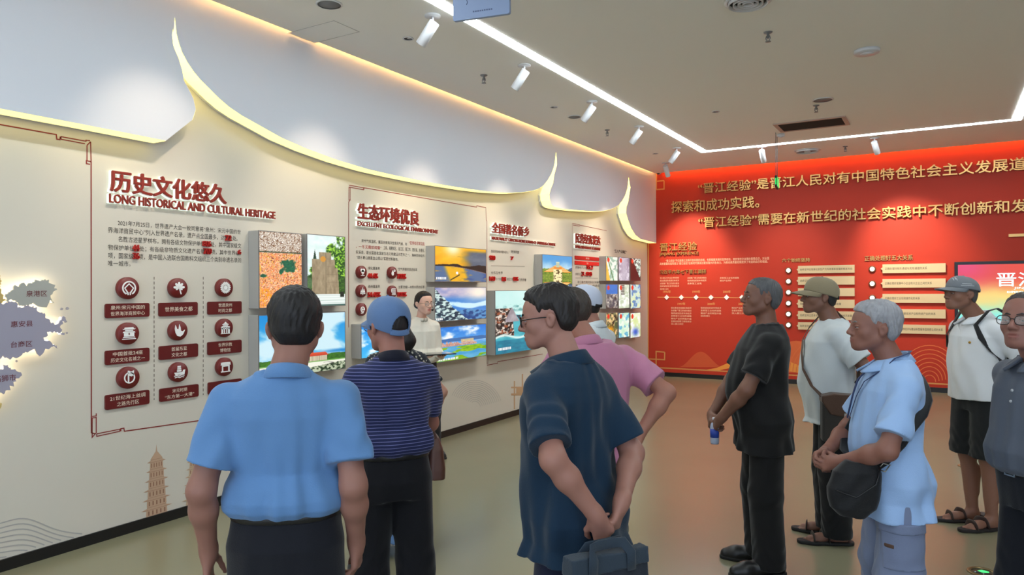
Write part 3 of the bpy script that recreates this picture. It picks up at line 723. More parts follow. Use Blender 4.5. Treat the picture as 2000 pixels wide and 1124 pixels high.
county([(-50, 792), (-4, 786), (4, 790), (2, 797), (-50, 806)], (200, 176, 110), 'ochre map plate at the left edge, lowest of the relief map', 8, [])
for i, (x, y, r) in enumerate([(121, 604, 2.6), (132, 603, 2.8), (128, 628, 3), (33, 706, 2.2), (131, 651, 2.0)]):
    county([(x+r*math.cos(a)*(1+0.3*math.sin(3*a+i)), y+r*math.sin(a)) for a in np.linspace(0, 2*math.pi, 8)[:-1]], (160, 156, 164),
           ['tiny grey island plate off the map, upper left of a pair', 'tiny grey island plate off the map, upper right of a pair', 'tiny grey island plate beside the lilac map cape', 'tiny grey island plate between the two lilac map plates', 'tiny grey island plate under the lilac map cape'][i], 20+i, [], 0.02, 0.008, lit=False)

# ---------------------------------------------------------------- lit picture boxes
m_boxside = mat('lightbox_case', (176, 174, 170), 0.5)
def pic_mat():
    m = bpy.data.materials.new('lit_transparency'); m.use_nodes = True
    nt = m.node_tree; b = nt.nodes['Principled BSDF']
    a = nt.nodes.new('ShaderNodeVertexColor'); a.layer_name = 'picture'
    b.inputs['Base Color'].default_value = (0.02, 0.02, 0.02, 1); b.inputs['Roughness'].default_value = 0.35
    nt.links.new(a.outputs['Color'], b.inputs['Emission Color']); b.inputs['Emission Strength'].default_value = 1.05
    return m
m_pic = pic_mat()
def picture_mesh(name, fn, u0, u1, v0, v1, w, paint, nx, ny):
    U, V = np.meshgrid(np.linspace(0, 1, nx), np.linspace(0, 1, ny))
    c = np.clip(paint(U, V), 0, 255); a = lin(c).reshape(-1, 3)
    vs = [fn(u0+(u1-u0)*u, v0+(v1-v0)*v, w) for u, v in zip(U.ravel(), V.ravel())]
    fs = [(j*nx+i, j*nx+i+1, (j+1)*nx+i+1, (j+1)*nx+i) for j in range(ny-1) for i in range(nx-1)]
    me = bpy.data.meshes.new(name); me.from_pydata(vs, [], fs)
    at = me.color_attributes.new('picture', 'FLOAT_COLOR', 'POINT')
    at.data.foreach_set('color', np.concatenate([a, np.ones((len(a), 1))], 1).astype(np.float32).ravel())
    return me
def tags_white(img, U, V, x0, x1, y0, y1):
    k = (U > x0) & (U < x1) & (V > y0) & (V < y1) & (((U-x0)*70) % 2.2 < 1.5)
    img[k] = (245, 245, 245); return img

def p_flowers(U, V):
    x, y = U*26, V*44
    n = vn(x*2.2, y*2.2, 1); h = vn(x*1.7, y*1.7, 9)
    base = mixc((236, 120, 60), (255, 226, 190), n)
    base = mixc(base, (250, 196, 60), sstep(.72, .9, h)); base = mixc(base, (120, 40, 22), sstep(.68, .85, vn(x*2.5, y*2.5, 21))*0.85)
    top = mixc((208, 190, 170), (120, 80, 50), sstep(.45, .7, vn(x*2.4, y*2.4, 5))); top = mixc(top, (250, 246, 240), sstep(.62, .8, vn(x*2.8, y*2.8, 6)))
    img = mixc(base, top, sstep(.70, .76, V))
    g = np.exp(-(((U-.68)/.22)**2+((V-.60)/.055)**2)) + np.exp(-(((U-.72)/.17)**2+((V-.51)/.05)**2)) + np.exp(-(((U-.5)/.05)**2+((V-.47)/.04)**2))+np.exp(-(((U-.1)/.1)**2+((V-.42)/.03)**2))
    img = mixc(img, mixc((6, 70, 52), (30, 120, 80), vn(x*2, y*2, 3)), sstep(.35, .7, g*(0.6+0.7*vn(x, y, 31))))
    img = mixc(img, (20, 60, 40), (np.abs(V-.735) < .006)*0.8)
    img = mixc(img, (250, 160, 30), (V < .25)*(U < .3)*sstep(.5, .8, vn(x*3, y*.7, 12)))
    return img
def p_monument(U, V):
    x, y = U*14, V*26
    sky = mixc((250, 255, 255), (170, 220, 210), fbm(x*.6, y*.6, 2)*.5)
    lf = fbm(x*2.2, y*2.2, 4, 5); leaf = mixc((18, 70, 14), (170, 226, 70), sstep(.35, .72, lf))
    mk = sstep(.5, .62, fbm(U*5, V*6, 8)+ (U-.42)*.9 - np.maximum(V-.78, 0)*2.2 + (V < .55)*.35)
    img = mixc(sky, leaf, mk)
    img = mixc(img, (14, 60, 40), sstep(.06, .02, np.abs(U-.19))*(V < .8-np.abs(U-.19)*3)*(V > .4))
    img = mixc(img, mixc((20, 50, 20), (70, 120, 40), lf), (V < .42)*.8)
    st = ((U > .12) & (U < .32) & (V > .17) & (V < .66)) | ((U > .30) & (U < .62) & (V > .16) & (V < .76)) | ((U > .5) & (U < .72) & (V > .16) & (V < .66)) | ((U > .6) & (U < .80-(.54-V)*-.1) & (V > .15) & (V < .54))
    stone = mixc((128, 112, 86), (190, 172, 140), fbm(x*1.2, y*.5, 14)); stone = mixc(stone, (104, 92, 70), ((U > .47) & (U < .49))*.6 + (((V*9) % 1) < .06)*.35*(U > .5))
    img = np.where(st[..., None], stone, img)
    r = ((U-.405)/.075)**2+((V-.665)/.042)**2
    img = mixc(img, (214, 150, 60), sstep(1.1, .8, r))
    img = np.where(((V < .165))[..., None], mixc((236, 244, 240), (196, 214, 205), ((V*28) % 1) < .2), img)
    img = np.where(((V < .02))[..., None], np.array((70, 110, 100.)), img)
    img = mixc(img, (30, 40, 30), ((U > .86) & (U < .97) & (V > .12) & (V < .2))*(1.0)); return img
def clouds(U, V, seed, top=(20, 110, 200), low=(90, 190, 235)):
    sky = mixc(low, top, V); c = sstep(.46, .74, fbm(U*4.2, V*5+seed, seed, 5)); return mixc(sky, (252, 254, 255), c)
def p_redroof(U, V):
    img = mixc((90, 196, 240), (20, 140, 216), V); c = sstep(.50, .74, fbm(U*3+V*1.5, V*3.2, 5, 5)+.30*np.exp(-((U-.72-.35*(V-.7))/.17)**2)*(V > .38)+.2*np.exp(-(((U-.08)/.12)**2+((V-.45)/.2)**2))); img = mixc(img, (206, 236, 246), c)
    img = mixc(img, (10, 116, 196), sstep(.06, .0, np.abs(V-.33))*sstep(.55, .9, U)*.8)
    lf = fbm(U*40, V*40, 7)
    img = mixc(img, mixc((20, 70, 24), (90, 150, 40), lf), (V < .255+.03*fbm(U*14, U*3, 3)+.03*(U > .75)))
    img = mixc(img, (240, 240, 224), (V < .17)*1.0); img = mixc(img, mixc((30, 54, 30), (190, 200, 170), sstep(.35, .6, lf)), (V < .09+.05*sstep(.5, 1, U))*sstep(.2, .5, U))
    b = (U > .5) & (U < .77) & (V > .17) & (V < .285); img = np.where(b[..., None], mixc((226, 214, 184), (120, 110, 90), ((U*60) % 1) < .35), img)
    rf = ((V > .27) & (V < .335) & (U > .48+(V-.27)*.7) & (U < .79-(V-.27)*.7)); img = np.where(rf[..., None], mixc((196, 56, 36), (226, 96, 60), (V-.27)/.065), img)
    rf2 = ((V > .33) & (V < .365) & (U > .56) & (U < .60)); img = np.where(rf2[..., None], np.array((150, 60, 44.)), img)
    img = mixc(img, (20, 20, 24), sstep(.006, .0, np.abs(((U-.72)/.12)**2+((V-.125)/.025)**2-1)*.012)*.6*(U > .72))
    img = mixc(img, (120, 180, 90), (np.abs(V-.18) < .012)*.8); return img
def p_sunset(U, V):
    f = fbm(U*5, V*6, 3, 5); s = np.exp(-(((U-.33)/.16)**2+((V-.97)/.22)**2))
    img = mixc((240, 150, 6), (255, 206, 40), f); img = mixc(img, (255, 250, 210), s)
    dk = sstep(.42, .75, U+.25*(f-.5))*sstep(.98, .85, V); img = mixc(img, mixc((46, 64, 88), (120, 130, 140), f), dk)
    img = mixc(img, (110, 90, 40), sstep(.5, .66, f)*np.exp(-(((U-.43)/.1)**2+((V-.8)/.07)**2)))
    sh = .46+.03*np.sin(U*9)+.05*np.exp(-((U-.4)/.1)**2)+.03*fbm(U*12, U*0, 2); low = .44-.30*np.maximum(U-.3, 0)**1.4
    water = mixc((80, 110, 150), (236, 178, 30), sstep(.1, .45, np.exp(-((U-.36-.25*(.4-V))/.16)**2))); water = mixc(water, (40, 70, 140), sstep(.5, .7, fbm(U*6, V*14, 9))*.7*sstep(.35, .6, U)); water = mixc(water, (190, 150, 60), sstep(.62, .8, fbm(U*9, V*20, 19))*.8)
    img = np.where((V < low)[..., None], water, img); ld = (V >= low) & (V < sh); img = np.where(ld[..., None], np.array((26, 22, 18.)), img)
    img = mixc(img, (150, 120, 110), (np.abs(V-low) < .012)*(U > .3)*.6); img = mixc(img, (30, 30, 26), (np.abs(V-(.06+(U-.3)*.9)) < .02)*((U > .28) & (U < .46))*.8); img = mixc(img, (250, 250, 250), (((U-.405)/.022)**2+((V-.25)/.04)**2 < 1)*1.0)
    return tags_white(img, U, V, .02, .2, .06, .13)
def p_mount(U, V):
    f = fbm(U*6, V*8, 5, 5); img = mixc((40, 120, 205), (90, 150, 220), f)
    img = mixc(img, mixc((96, 120, 190), (240, 214, 214), f), sstep(.6, .8, V)); img = mixc(img, (255, 244, 224), np.exp(-(((U-.85)/.28)**2+((V-.85)/.25)**2)))
    band = np.exp(-((V-.47-.04*np.sin(U*7))/.1)**2); img = mixc(img, (206, 238, 250), sstep(.35, .8, band*(.5+f)))
    m = (V < .30-.2*np.abs(U-.62)+.06*fbm(U*14, V*3, 7)) & (U > .3); img = np.where(m[..., None], mixc((20, 66, 130), (90, 150, 200), sstep(.4, .65, fbm(U*16, V*20, 8))), img)
    rg = V < .92-U*1.55+.22*(fbm(U*9, V*9, 2)-.5); rock = mixc((18, 50, 70), (206, 230, 226), sstep(.4, .62, fbm(U*18, V*24, 11, 5))); img = np.where(rg[..., None], rock, img)
    return tags_white(img, U, V, .02, .14, .04, .1)
def p_wetland(U, V):
    img = clouds(U, V, 12, (30, 120, 220), (150, 210, 245)); img = mixc(img, (60, 110, 170), sstep(.02, .0, V-.62-.05*fbm(U*8, U*2, 2))*(V > .55))
    f = fbm(U*5, V*12, 4); water = mixc((40, 140, 205), (120, 190, 220), f); gr = sstep(.47, .53, fbm(U*4.2+V*2, V*11, 21, 3)); water = mixc(water, mixc((60, 140, 20), (196, 220, 40), fbm(U*20, V*30, 3)), gr*(V < .40))
    img = np.where((V < .47)[..., None], water, img)
    tw = (V > .42) & (V < .47+.13*vn(U*34, U*0, 5)*(U < .78)) & (U < .8); img = np.where(tw[..., None], mixc((220, 190, 170), (180, 120, 110), vn(U*70, V*40, 8)), img)
    img = mixc(img, (230, 200, 140), ((U > .48) & (U < .74) & (V > .52) & (V < .60))*.8); img = mixc(img, (210, 220, 225), sstep(.014, .0, np.abs(V-.47-.12*(U-.4)))*(U > .45)*.8)
    return tags_white(img, U, V, .03, .42, .03, .09)
def p_bluesky(U, V): return clouds(U, V, 3, (0, 130, 230), (70, 190, 245))
def p_harbour(U, V):
    img = mixc((220, 250, 244), (190, 236, 232), fbm(U*3, V*3, 2)); img = mixc(img, (90, 160, 160), (V < .78)*(V > .66)*sstep(.4, .7, fbm(U*9, V*16, 3))*.9)
    wt = mixc((30, 150, 170), (110, 206, 214), fbm(U*8, V*16, 5)); img = np.where((V < .66-.1*U)[..., None], wt, img)
    crowd = (U < .44-.1*V) & (V > .27) & (V < .72); cr = mixc((28, 30, 30), (228, 214, 200), sstep(.45, .65, fbm(U*24, V*34, 7))); cr = mixc(cr, (150, 80, 50), sstep(.55, .7, fbm(U*20, V*30, 17))); img = np.where(crowd[..., None], cr, img)
    pr = (V > .5) & (V < .74-(np.abs(U-.36))*1.4) & (U > .22) & (U < .55); img = np.where(pr[..., None], mixc((200, 196, 200), (120, 110, 120), fbm(U*14, V*14, 4)), img)
    img = mixc(img, (20, 50, 70), ((U > .42) & (U < .56) & (V > .5+(.56-U)) & (V < .60))*.9)
    img = mixc(img, (220, 244, 240), sstep(.035, .0, np.abs(V-.26-.03*np.sin(U*9)))); img = np.where((V < .21)[..., None], mixc((0, 96, 130), (40, 160, 180), fbm(U*10, V*30, 9)), img)
    img = mixc(img, mixc((60, 70, 70), (214, 120, 80), fbm(U*18, V*18, 4)), sstep(.5, .7, fbm(U*7, V*9, 41))*(U > .66)*(V > .4)*(V < .85)); return tags_white(img, U, V, .06, .34, .06, .1)
def p_temple(U, V):
    V2 = np.abs(V-.42)/.58; S = np.abs(U-.5)*2
    img = mixc((214, 240, 246), (70, 160, 220), sstep(.35, .9, V2*.8+fbm(U*4, V*4, 3)*.4)); img = np.where((V < .42)[..., None], mixc(img, (200, 236, 240), .5), img)
    g = (V2 < .32+.12*fbm(U*10, V2*9, 3)); img = np.where(g[..., None], mixc((40, 90, 20), (180, 196, 80), fbm(U*22, V2*22, 5)), img)
    rf = (V2 < .62-.42*S) & (V2 > .24-.02*S) & (S < .95); img = np.where(rf[..., None], mixc((226, 150, 50), (250, 214, 150), ((V2*13) % 1)), img)
    c = (S < .3) & (V2 < .36); img = np.where(c[..., None], mixc((250, 236, 180), (90, 80, 40), vn(U*40, V2*16, 2) > .62), img)
    tw = (S < .12) & (V2 < .72) & (V2 > .4); img = np.where(tw[..., None], mixc((210, 220, 190), (120, 150, 120), ((V2*22) % 1) < .3), img)
    img = mixc(img, (240, 130, 40), ((S < .26) & (V2 > .4) & (V2 < .45))*.9); return mixc(img, (30, 70, 120), (S > .75)*(V2 > .3)*(V2 < .48-.3*(1-S))*(U > .5)*.8)
def p_mix(a, b, c, seed, kind=0):
    def f(U, V):
        n = fbm(U*6, V*8, seed, 5); img = mixc(a, b, sstep(.3, .7, n)); img = mixc(img, c, sstep(.52, .66, fbm(U*5+3, V*7, seed+9, 4)))
        if kind == 1: img = mixc(img, (20, 120, 210), (V > .6)*.95)
        if kind == 2: img = np.where((U > 1.05-V*.9)[..., None], img, np.array((70, 16, 24.)))
        if kind == 3: img = mixc(img, (190, 186, 200), sstep(.4, .1, np.abs(U-.5))*.8)
        if kind == 4: img = mixc(img, (240, 160, 30), np.exp(-(((U-.35)/.3)**2+((V-.3)/.16)**2))*1.1)
        if kind == 5: img = mixc(img, (40, 90, 200), np.exp(-(((U-.5)/.3)**2+((V-.22)/.16)**2)))
        if kind == 6: img = mixc(img, (30, 24, 28), (U > .2)*(U < .55)*(V > .55)*(((V*16) % 1) < .6)); 
        if kind == 7: img = mixc(img, (40, 120, 60), sstep(.06, .02, np.abs(U-.1-(1-V)*.55))*.9); img = mixc(img, (240, 190, 60), (U < .35-V*.4)*.9)
        img = mixc(img, (226, 60, 36), sstep(1.1, .9, ((U-.2)/.11)**2+((V-.87)/.1)**2)); return img
    return f

def lightbox(px0, yt, yb, px1, paint, label, nx, ny, dep=0.12, cat='light box', group=None):
    u0, u1, v0, v1 = box_px('L', px0, yt, yb, px1, dep)
    cy, cz = (u0+u1)/2, (v0+v1)/2
    t = empty('light_box', (XW, cy, cz)); tag(t, label, cat, group)
    fn = lambda u, v, w: (w, u-cy, v-cz)
    MB().box((0.001, u0-cy, v0-cz), (dep-0.004, u1-cy, v1-cz)).build('case', m_boxside, t, bevel=0.003)
    me = picture_mesh('lit_picture', fn, u0+0.006, u1-0.006, v0+0.006, v1-0.006, dep, paint, nx, ny)
    link('lit_picture', me, m_pic, t)
    ed = MB(); e = 0.006
    ed.box((dep-0.004, u0-cy, v0-cz), (dep+0.001, u0-cy+e, v1-cz)); ed.box((dep-0.004, u1-cy-e, v0-cz), (dep+0.001, u1-cy, v1-cz))
    ed.box((dep-0.004, u0-cy+e, v0-cz), (dep+0.001, u1-cy-e, v0-cz+e)); ed.box((dep-0.004, u0-cy+e, v1-cz-e), (dep+0.001, u1-cy-e, v1-cz))
    ed.build('edge_frame', m_grey, t)
lightbox(505, 450, 603.5, 590, p_flowers, 'light box picture of an orange and white flower crowd with green patches', 110, 190)
lightbox(599, 456.6, 600, 674.5, p_monument, 'light box picture of a stone monument before green trees', 100, 180)
lightbox(504.7, 616, 744, 674.8, p_redroof, 'light box picture of blue sky over a red-roofed building, behind the pale blue polo man', 190, 150)
lightbox(705, 634, 702, 800, p_bluesky, 'light box picture of bright blue sky and cloud, behind the blue cap man', 90, 70)
lightbox(849, 479.7, 551, 949.5, p_sunset, 'light box picture of a golden sunset over a dark bay', 140, 100)
lightbox(849, 561.4, 630, 949.5, p_mount, 'light box picture of a blue mountain range above clouds', 140, 100)
lightbox(850, 640.5, 710.5, 949.5, p_wetland, 'light box picture of green wetland islands before a pale town', 140, 100)
lightbox(966.8, 568, 695, 1052, p_harbour, 'light box picture of a crowded harbour with turquoise water', 110, 150)
lightbox(1058.9, 496.7, 574, 1117.6, p_temple, 'light box picture of an orange-roofed temple mirrored in water', 90, 120)
G = [((1183.5, 1206.2), (1208.2, 1229.2), (1231, 1251))]
rows = [(500.5, 549), (555.6, 603.7), (612, 661.5)]
pics = [[p_mix((216, 244, 226), (250, 250, 240), (150, 190, 170), 3, 7), p_mix((160, 150, 170), (226, 222, 232), (140, 130, 150), 5, 3), p_mix((210, 240, 226), (40, 50, 44), (240, 250, 240), 8, 2)],
        [p_mix((70, 80, 90), (214, 206, 190), (50, 60, 54), 11, 1), p_mix((236, 244, 230), (190, 210, 180), (250, 255, 250), 13, 6), p_mix((226, 240, 190), (190, 220, 226), (90, 140, 190), 15)],
        [p_mix((60, 90, 60), (236, 200, 140), (30, 40, 30), 18, 4), p_mix((196, 236, 206), (240, 250, 236), (90, 180, 210), 20), p_mix((240, 250, 226), (214, 230, 160), (250, 250, 250), 22, 5)]]
nm = [['pale green cloth', 'grey-lilac drapery', 'dark red and green fabric'], ['blue-topped grey scene', 'black and white striped garment', 'pale yellow-green scene'], ['orange fruit among dark leaves', 'pale green figures', 'white and blue blossoms']]
rw = ['top row', 'middle row', 'bottom row']; cl = ['left', 'middle', 'right']
for r in range(3):
    for c in range(3):
        lightbox(G[0][c][0], rows[r][0]-c*-1.2*(1 if r == 0 else 0)+c*(0.6 if r == 0 else (0 if r == 1 else -0.0)), rows[r][1], G[0][c][1], pics[r][c], 'small light box of %s, %s of %s' % (nm[r][c], cl[c], rw[r]), 44, 90, group='small light boxes by the red wall')

# ---------------------------------------------------------------- red wall
fnR = frame_fn('R', 0.0015)
UR = lambda px, py: uv_of('R', px, py, 0.0015)
m_gold = mat('gold_metal_letter', (218, 172, 108), 0.34, metal=0.8)
m_goldp = mat('gold_print', (222, 158, 92), 0.5, metal=0.2)
m_pale = mat('pale_print', (248, 206, 170), 0.6)
def gold(s, px0, yt, yb, px1, label, dep=0.05, bold=0.012, off=0.006):
    u0, u1, v0, v1 = box_px('R', px0, yt, yb, px1, off+dep)
    mb = MB(); solid_text(mb, s, frame_fn('R', off), u0, u1, v0, v1, dep, 0.0, res=3, thick=0.012)
    o = finish(mb, 'gold_lettering', m_gold); tag(o, label, 'wall lettering'); return o
gold('“晋江经验”是晋江人民对有中国特色社会主义发展道', 1363, 358, 379, 2004, 'top line of large raised gold letters on the red wall')
gold('探索和成功实践。', 1311, 393.5, 416.5, 1483, 'short second line of large raised gold letters on the red wall')
gold('“晋江经验”需要在新世纪的社会实践中不断创新和发', 1364, 424.5, 445.5, 2008, 'third line of large raised gold letters on the red wall')
gold('晋江经验', 1288.5, 475, 491.5, 1361, 'smaller raised gold heading above the red wall timeline', dep=0.025)
gold('JINJIANG EXPERIENCE', 1288, 494, 501, 1364, 'small raised gold English heading above the red wall timeline', dep=0.02)
gold('六个始终坚持', 1527, 505, 513, 1582, 'small gold heading above the left column of cream plaques', dep=0.012, bold=0.01)
gold('正确处理好五大关系', 1688.5, 500, 510.5, 1783, 'small gold heading above the right column of cream plaques', dep=0.012, bold=0.01)
gold('习近平六年七下晋江调研', 1288.5, 527.5, 536, 1379, 'small gold heading of the timeline on the red wall', dep=0.012, bold=0.01)
bar = box_px('R', 1970, 457.5, 463, 2080, 0.03)
o = finish(MB().box((bar[0], YR-0.03, bar[2]), (bar[1], YR-0.004, bar[3])), 'gold_bar', m_gold); tag(o, 'thin raised gold bar above the screen at the right edge', 'wall ornament')
for s, x0, yt, yb, x1 in [('“晋江经验”不仅是晋江改革开放实践的总结，也是福建发展的宝贵经验，是民营经济发展的重要启示，对全国', 1300, 507.5, 512.5, 1502), ('具有重要的指导意义“晋江经验”在新时代焕发出更加强大的生命力，为推动高质量发展提供了有益的启示和借鉴。', 1288.5, 513.5, 518.5, 1500)]:
    printed('R', wr, s, x0, yt, yb, x1, m_pale, 0.0, 'printed_line')
tl = MB(); strip(tl, [UR(1284, 581), UR(1500, 582.5)], 0.012, fnR); finish(tl, 'printed_line', m_goldp, wr)
for i, (x, yr, nlines) in enumerate([(1302, '1996', 5), (1330.5, '1997', 7), (1359.5, '1999', 3), (1388.5, '2000', 4), (1419, '2000', 2), (1449, '2001', 3), (1478, '2002', 3)]):
    c = uv_of('R', x, 581.3, 0.01); r = 0.045
    dm = MB().prism([(0, -r), (r, 0), (0, r), (-r, 0)], lambda u, v, w: (c[0]+u, YR-0.001-w, c[1]+v), 0, 0.012)
    o = finish(dm, 'timeline_diamond', m_icon)
    tag(o, 'white diamond on the red timeline, %s' % ['first from the left wall', 'second from the left wall', 'third from the left wall', 'fourth from the left wall', 'fifth from the left wall', "at the black-shirted man's face", "behind the black-shirted man's head"][i], 'wall ornament', 'timeline diamonds')
    if i == 6: continue
    below = i % 2 == 1
    yy = 591 if below else 567.5
    printed('R', wr, yr+'年', x-7, yy, yy+5.5, x+8, m_goldp, 0.015, 'printed_year')
    ph = ['深入晋江农村企业考察调研', '提出要坚持发展实体经济', '总结推广晋江的成功做法', '强调诚信促进市场经济', '走新型工业化的道路', '推动产业的转型升级', '全面总结晋江经验启示']
    for k in range(nlines):
        ys = (600 + 5.2*k) if below else (541.5+5.4*k)
        w = 40 if k < nlines-1 else 18+6*(i % 3)
        x0 = (x-20) if below else (x-13 if i != 2 else x-17)
        s = ph[(i+k) % 7]; s = s if w == 40 else s[:6]
        printed('R', wr, s, x0, ys, ys+3.6, x0+(w if below else w*0.93), m_pale, 0.0, 'printed_line')

# gold line frame
m_gline = mat('gold_frame_line', (214, 150, 84), 0.5, metal=0.2)
gl = MB()
def gpx(pts, w=0.022, cl=False): strip(gl, [UR(*p) for p in pts], w, fnR, cl)
gpx([(1282, 339), (1282, 370.5), (1297, 369.5), (1297, 353)])
strip(gl, [UR(*p) for p in [(1297, 353), (1266.6, 356), (1265.8, 701.5), (1298, 703.2), (1298.3, 688.5)]], 0.022, frame_fn('R', 0.0024))
gpx([(1298.3, 688.5), (1281.5, 687), (1281.5, 718.5), (1420, 726), (1560, 734), (1860, 752), (2060, 763)])
finish(gl, 'printed_frame', m_gline, wr)
def hump(pts, mate, name, off=0.0008):
    mb = MB(); q = [uv_of('R', *p, off) for p in pts]; mb.add([frame_fn('R', off)(a, b, 0) for a, b in q], [tuple(range(len(q)))]); finish(mb, name, mate, wr)
def bell(x0, x1, yb, h, n=20): return [(x0+(x1-x0)*i/n, yb-h*math.sin(math.pi*i/n)**2) for i in range(n+1)]
hump(bell(1325, 1412, 717.5, 30), mat('hill_print', (205, 82, 40), 0.6), 'printed_hill')
hump(bell(1450, 1660, 728, 62), mat('hill_print_pale', (218, 102, 50), 0.6), 'printed_hill', 0.0011)
hump([(1370, 724.5), (1400, 719), (1435, 704), (1470, 686), (1500, 694), (1540, 706), (1565, 716), (1590, 724), (1560, 729), (1520, 722), (1480, 706), (1440, 716), (1405, 724)], mat('ribbon_print', (236, 150, 60), 0.6), 'printed_ribbon', 0.0014)
arcs = MB()
for cx_a, k0, yb in ((1815, 8, 748), (1600, 6, 737)):
    for k in range(k0):
        R0 = 58-k*6.5
        strip(arcs, [UR(cx_a+R0*1.0*math.cos(math.radians(a)), yb-12+k*1.5-R0*1.05*math.sin(math.radians(a))) for a in range(0, 181, 9)], 0.012, fnR)
finish(arcs, 'printed_arcs', mat('arc_print', (222, 110, 56), 0.6), wr)

# cream plaques and lit round buttons
m_cream = mat('cream_plaque', (218, 194, 152), 0.45)
m_btn = mat('lit_button', (255, 252, 240), 0.4, emit=(255, 250, 238), estr=1.6)
m_btnrim = mat('button_rim', (120, 84, 62), 0.4, metal=0.4)
six = ['始终坚持以发展社会生产力为改革和发展的根本方向', '始终坚持以市场为导向发展经济', '始终坚持在顽强拼搏中取胜', '始终坚持以诚信促进市场经济的健康发展', '始终坚持立足本地优势和选择最佳方式加快经济发展', '始终坚持加强政府对市场经济发展的引导和服务']
five = ['正确处理好有形通道与无形通道的关系', '正确处理好发展中小企业和大企业之间的关系', '正确处理好工业化和城市化的关系', '正确处理好发展高新技术产业和传统产业的关系', '正确处理好发展市场经济与建设新型服务型政府之间的关系']
ordn = ['topmost', 'second from the top', 'third from the top', 'fourth from the top', 'fifth from the top', 'lowest']
def plaque(px0, yt, yb, px1, s, label, tw):
    u0, u1, v0, v1 = box_px('R', px0, yt, yb, px1, 0.035); H = v1-v0
    fn = frame_fn('R', 0.001); t = empty('cream_plaque', fn((u0+u1)/2, (v0+v1)/2, 0)); tag(t, label, 'plaque', 'cream plaques on the red wall')
    vm = (v0+v1)/2; a = H*0.16
    mb = MB().prism([(u0, v0), (u1, v0), (u1, v1), (u0, v1), (u0, vm+a), (u0-a*1.2, vm), (u0, vm-a)], fn, 0, 0.035); finish(mb, 'plaque_board', m_cream, t)
    tm = MB(); solid_text(tm, s, frame_fn('R', 0.0368), u0+H*0.25, u0+H*0.25+(u1-u0-H*0.4)*tw, vm-H*0.15, vm+H*0.15, 0, 0.0, res=2); finish(tm, 'printed_text', m_ink, t)
def button(px, py, label):
    c = uv_of('R', px, py, 0.03); t = empty('lit_button', (c[0], YR-0.001, c[1])); tag(t, label, 'button', 'lit round buttons on the red wall')
    MB().lathe([(0.034, 0), (0.052, 0.0), (0.052, 0.02), (0.046, 0.028), (0.034, 0.028), (0.034, 0)], 28, ax=(0, -1, 0)).build('button_rim', m_btnrim, t)
    MB().lathe([(0, 0.001), (0.0335, 0.001), (0.0335, 0.03), (0.024, 0.036), (0, 0.038)], 28, ax=(0, -1, 0)).build('button_cap', m_btn, t)
Y6 = [(519.8, 534.5), (541, 557), (563.4, 579), (585.6, 601.6), (608, 624), (629.6, 644)]; T6 = [.98, .62, .55, .78, .98, .9]
for i, (a, b) in enumerate(Y6):
    plaque(1558.5, a, b, 1669, six[i], '%s cream plaque in the left column of the red wall' % ordn[i], T6[i])
for i, y in enumerate([528.6, 550, 571.4, 592.8, 614, 635.4]): button(1539.7, y, '%s lit white button beside the left column of plaques' % ordn[i])
Y5 = [(516.9, 534), (545.5, 562.5), (574.5, 591.5), (604, 621), (633.8, 650.8)]; T5 = [.72, .8, .6, .86, .98]
for i, (a, b) in enumerate(Y5):
    plaque(1723.5, a, b, 1847, five[i], '%s cream plaque in the right column of the red wall' % (ordn[i] if i < 4 else 'lowest'), T5[i])
for i, y in enumerate([526, 554.6, 582.4, 611, 640]): button(1703.5, y, '%s lit white button beside the right column of plaques' % (ordn[i] if i < 4 else 'lowest'))

# wall screen
def p_screen(U, V):
    f = fbm(U*4, V*6, 2, 4); img = mixc((120, 236, 240), (246, 214, 120), sstep(.25, .62, V+(f-.5)*.15)); img = mixc(img, (226, 70, 50), sstep(.58, .85, V+(f-.5)*.1))
    img = mixc(img, (226, 56, 130), np.exp(-(((U-.05)/.2)**2+((V-.98)/.22)**2))*.8); return mixc(img, (60, 150, 130), (V < .2)*sstep(.5, .65, fbm(U*9, V*9, 5)))
u0, u1, v0, v1 = box_px('R', 1864, 512, 668, 2160, 0.07)
cu, cv = (u0+u1)/2, (v0+v1)/2
tv = empty('wall_screen', (cu, YR, cv)); tag(tv, 'lit wall screen with red and turquoise picture at the right edge', 'screen')
fn = lambda u, v, w: (u-cu, -w, v-cv)
b_ = 0.045
MB().box((u0-cu, -0.06, v0-cv), (u1-cu, -0.002, v1-cv)).build('screen_case', mat('screen_case', (12, 14, 26), 0.35), tv, bevel=0.004)
link('lit_picture', picture_mesh('lit_picture', fn, u0+b_, u1-b_, v0+b_, v1-b_, 0.062, p_screen, 150, 90), m_pic, tv)
m_cyan = mat('screen_lettering', (210, 255, 255), 0.5, emit=(206, 250, 252), estr=1.0)
for s, x0, yt, yb, x1, bo in [('晋江', 1946, 533, 560, 2030, 0.006), ('JINJIANG', 1980, 561, 566, 2040, 0.01), ('EXPERIENCE OF JINJIANG', 1967, 569, 574, 2060, 0.01)]:
    a, b, c, d = box_px('R', x0, yt, yb, x1, 0.064); tm = MB(); solid_text(tm, s, lambda u, v, w: (u-cu, -0.0635, v-cv), a, b, c, d, 0, bo); tm.build('screen_text', m_cyan, tv)

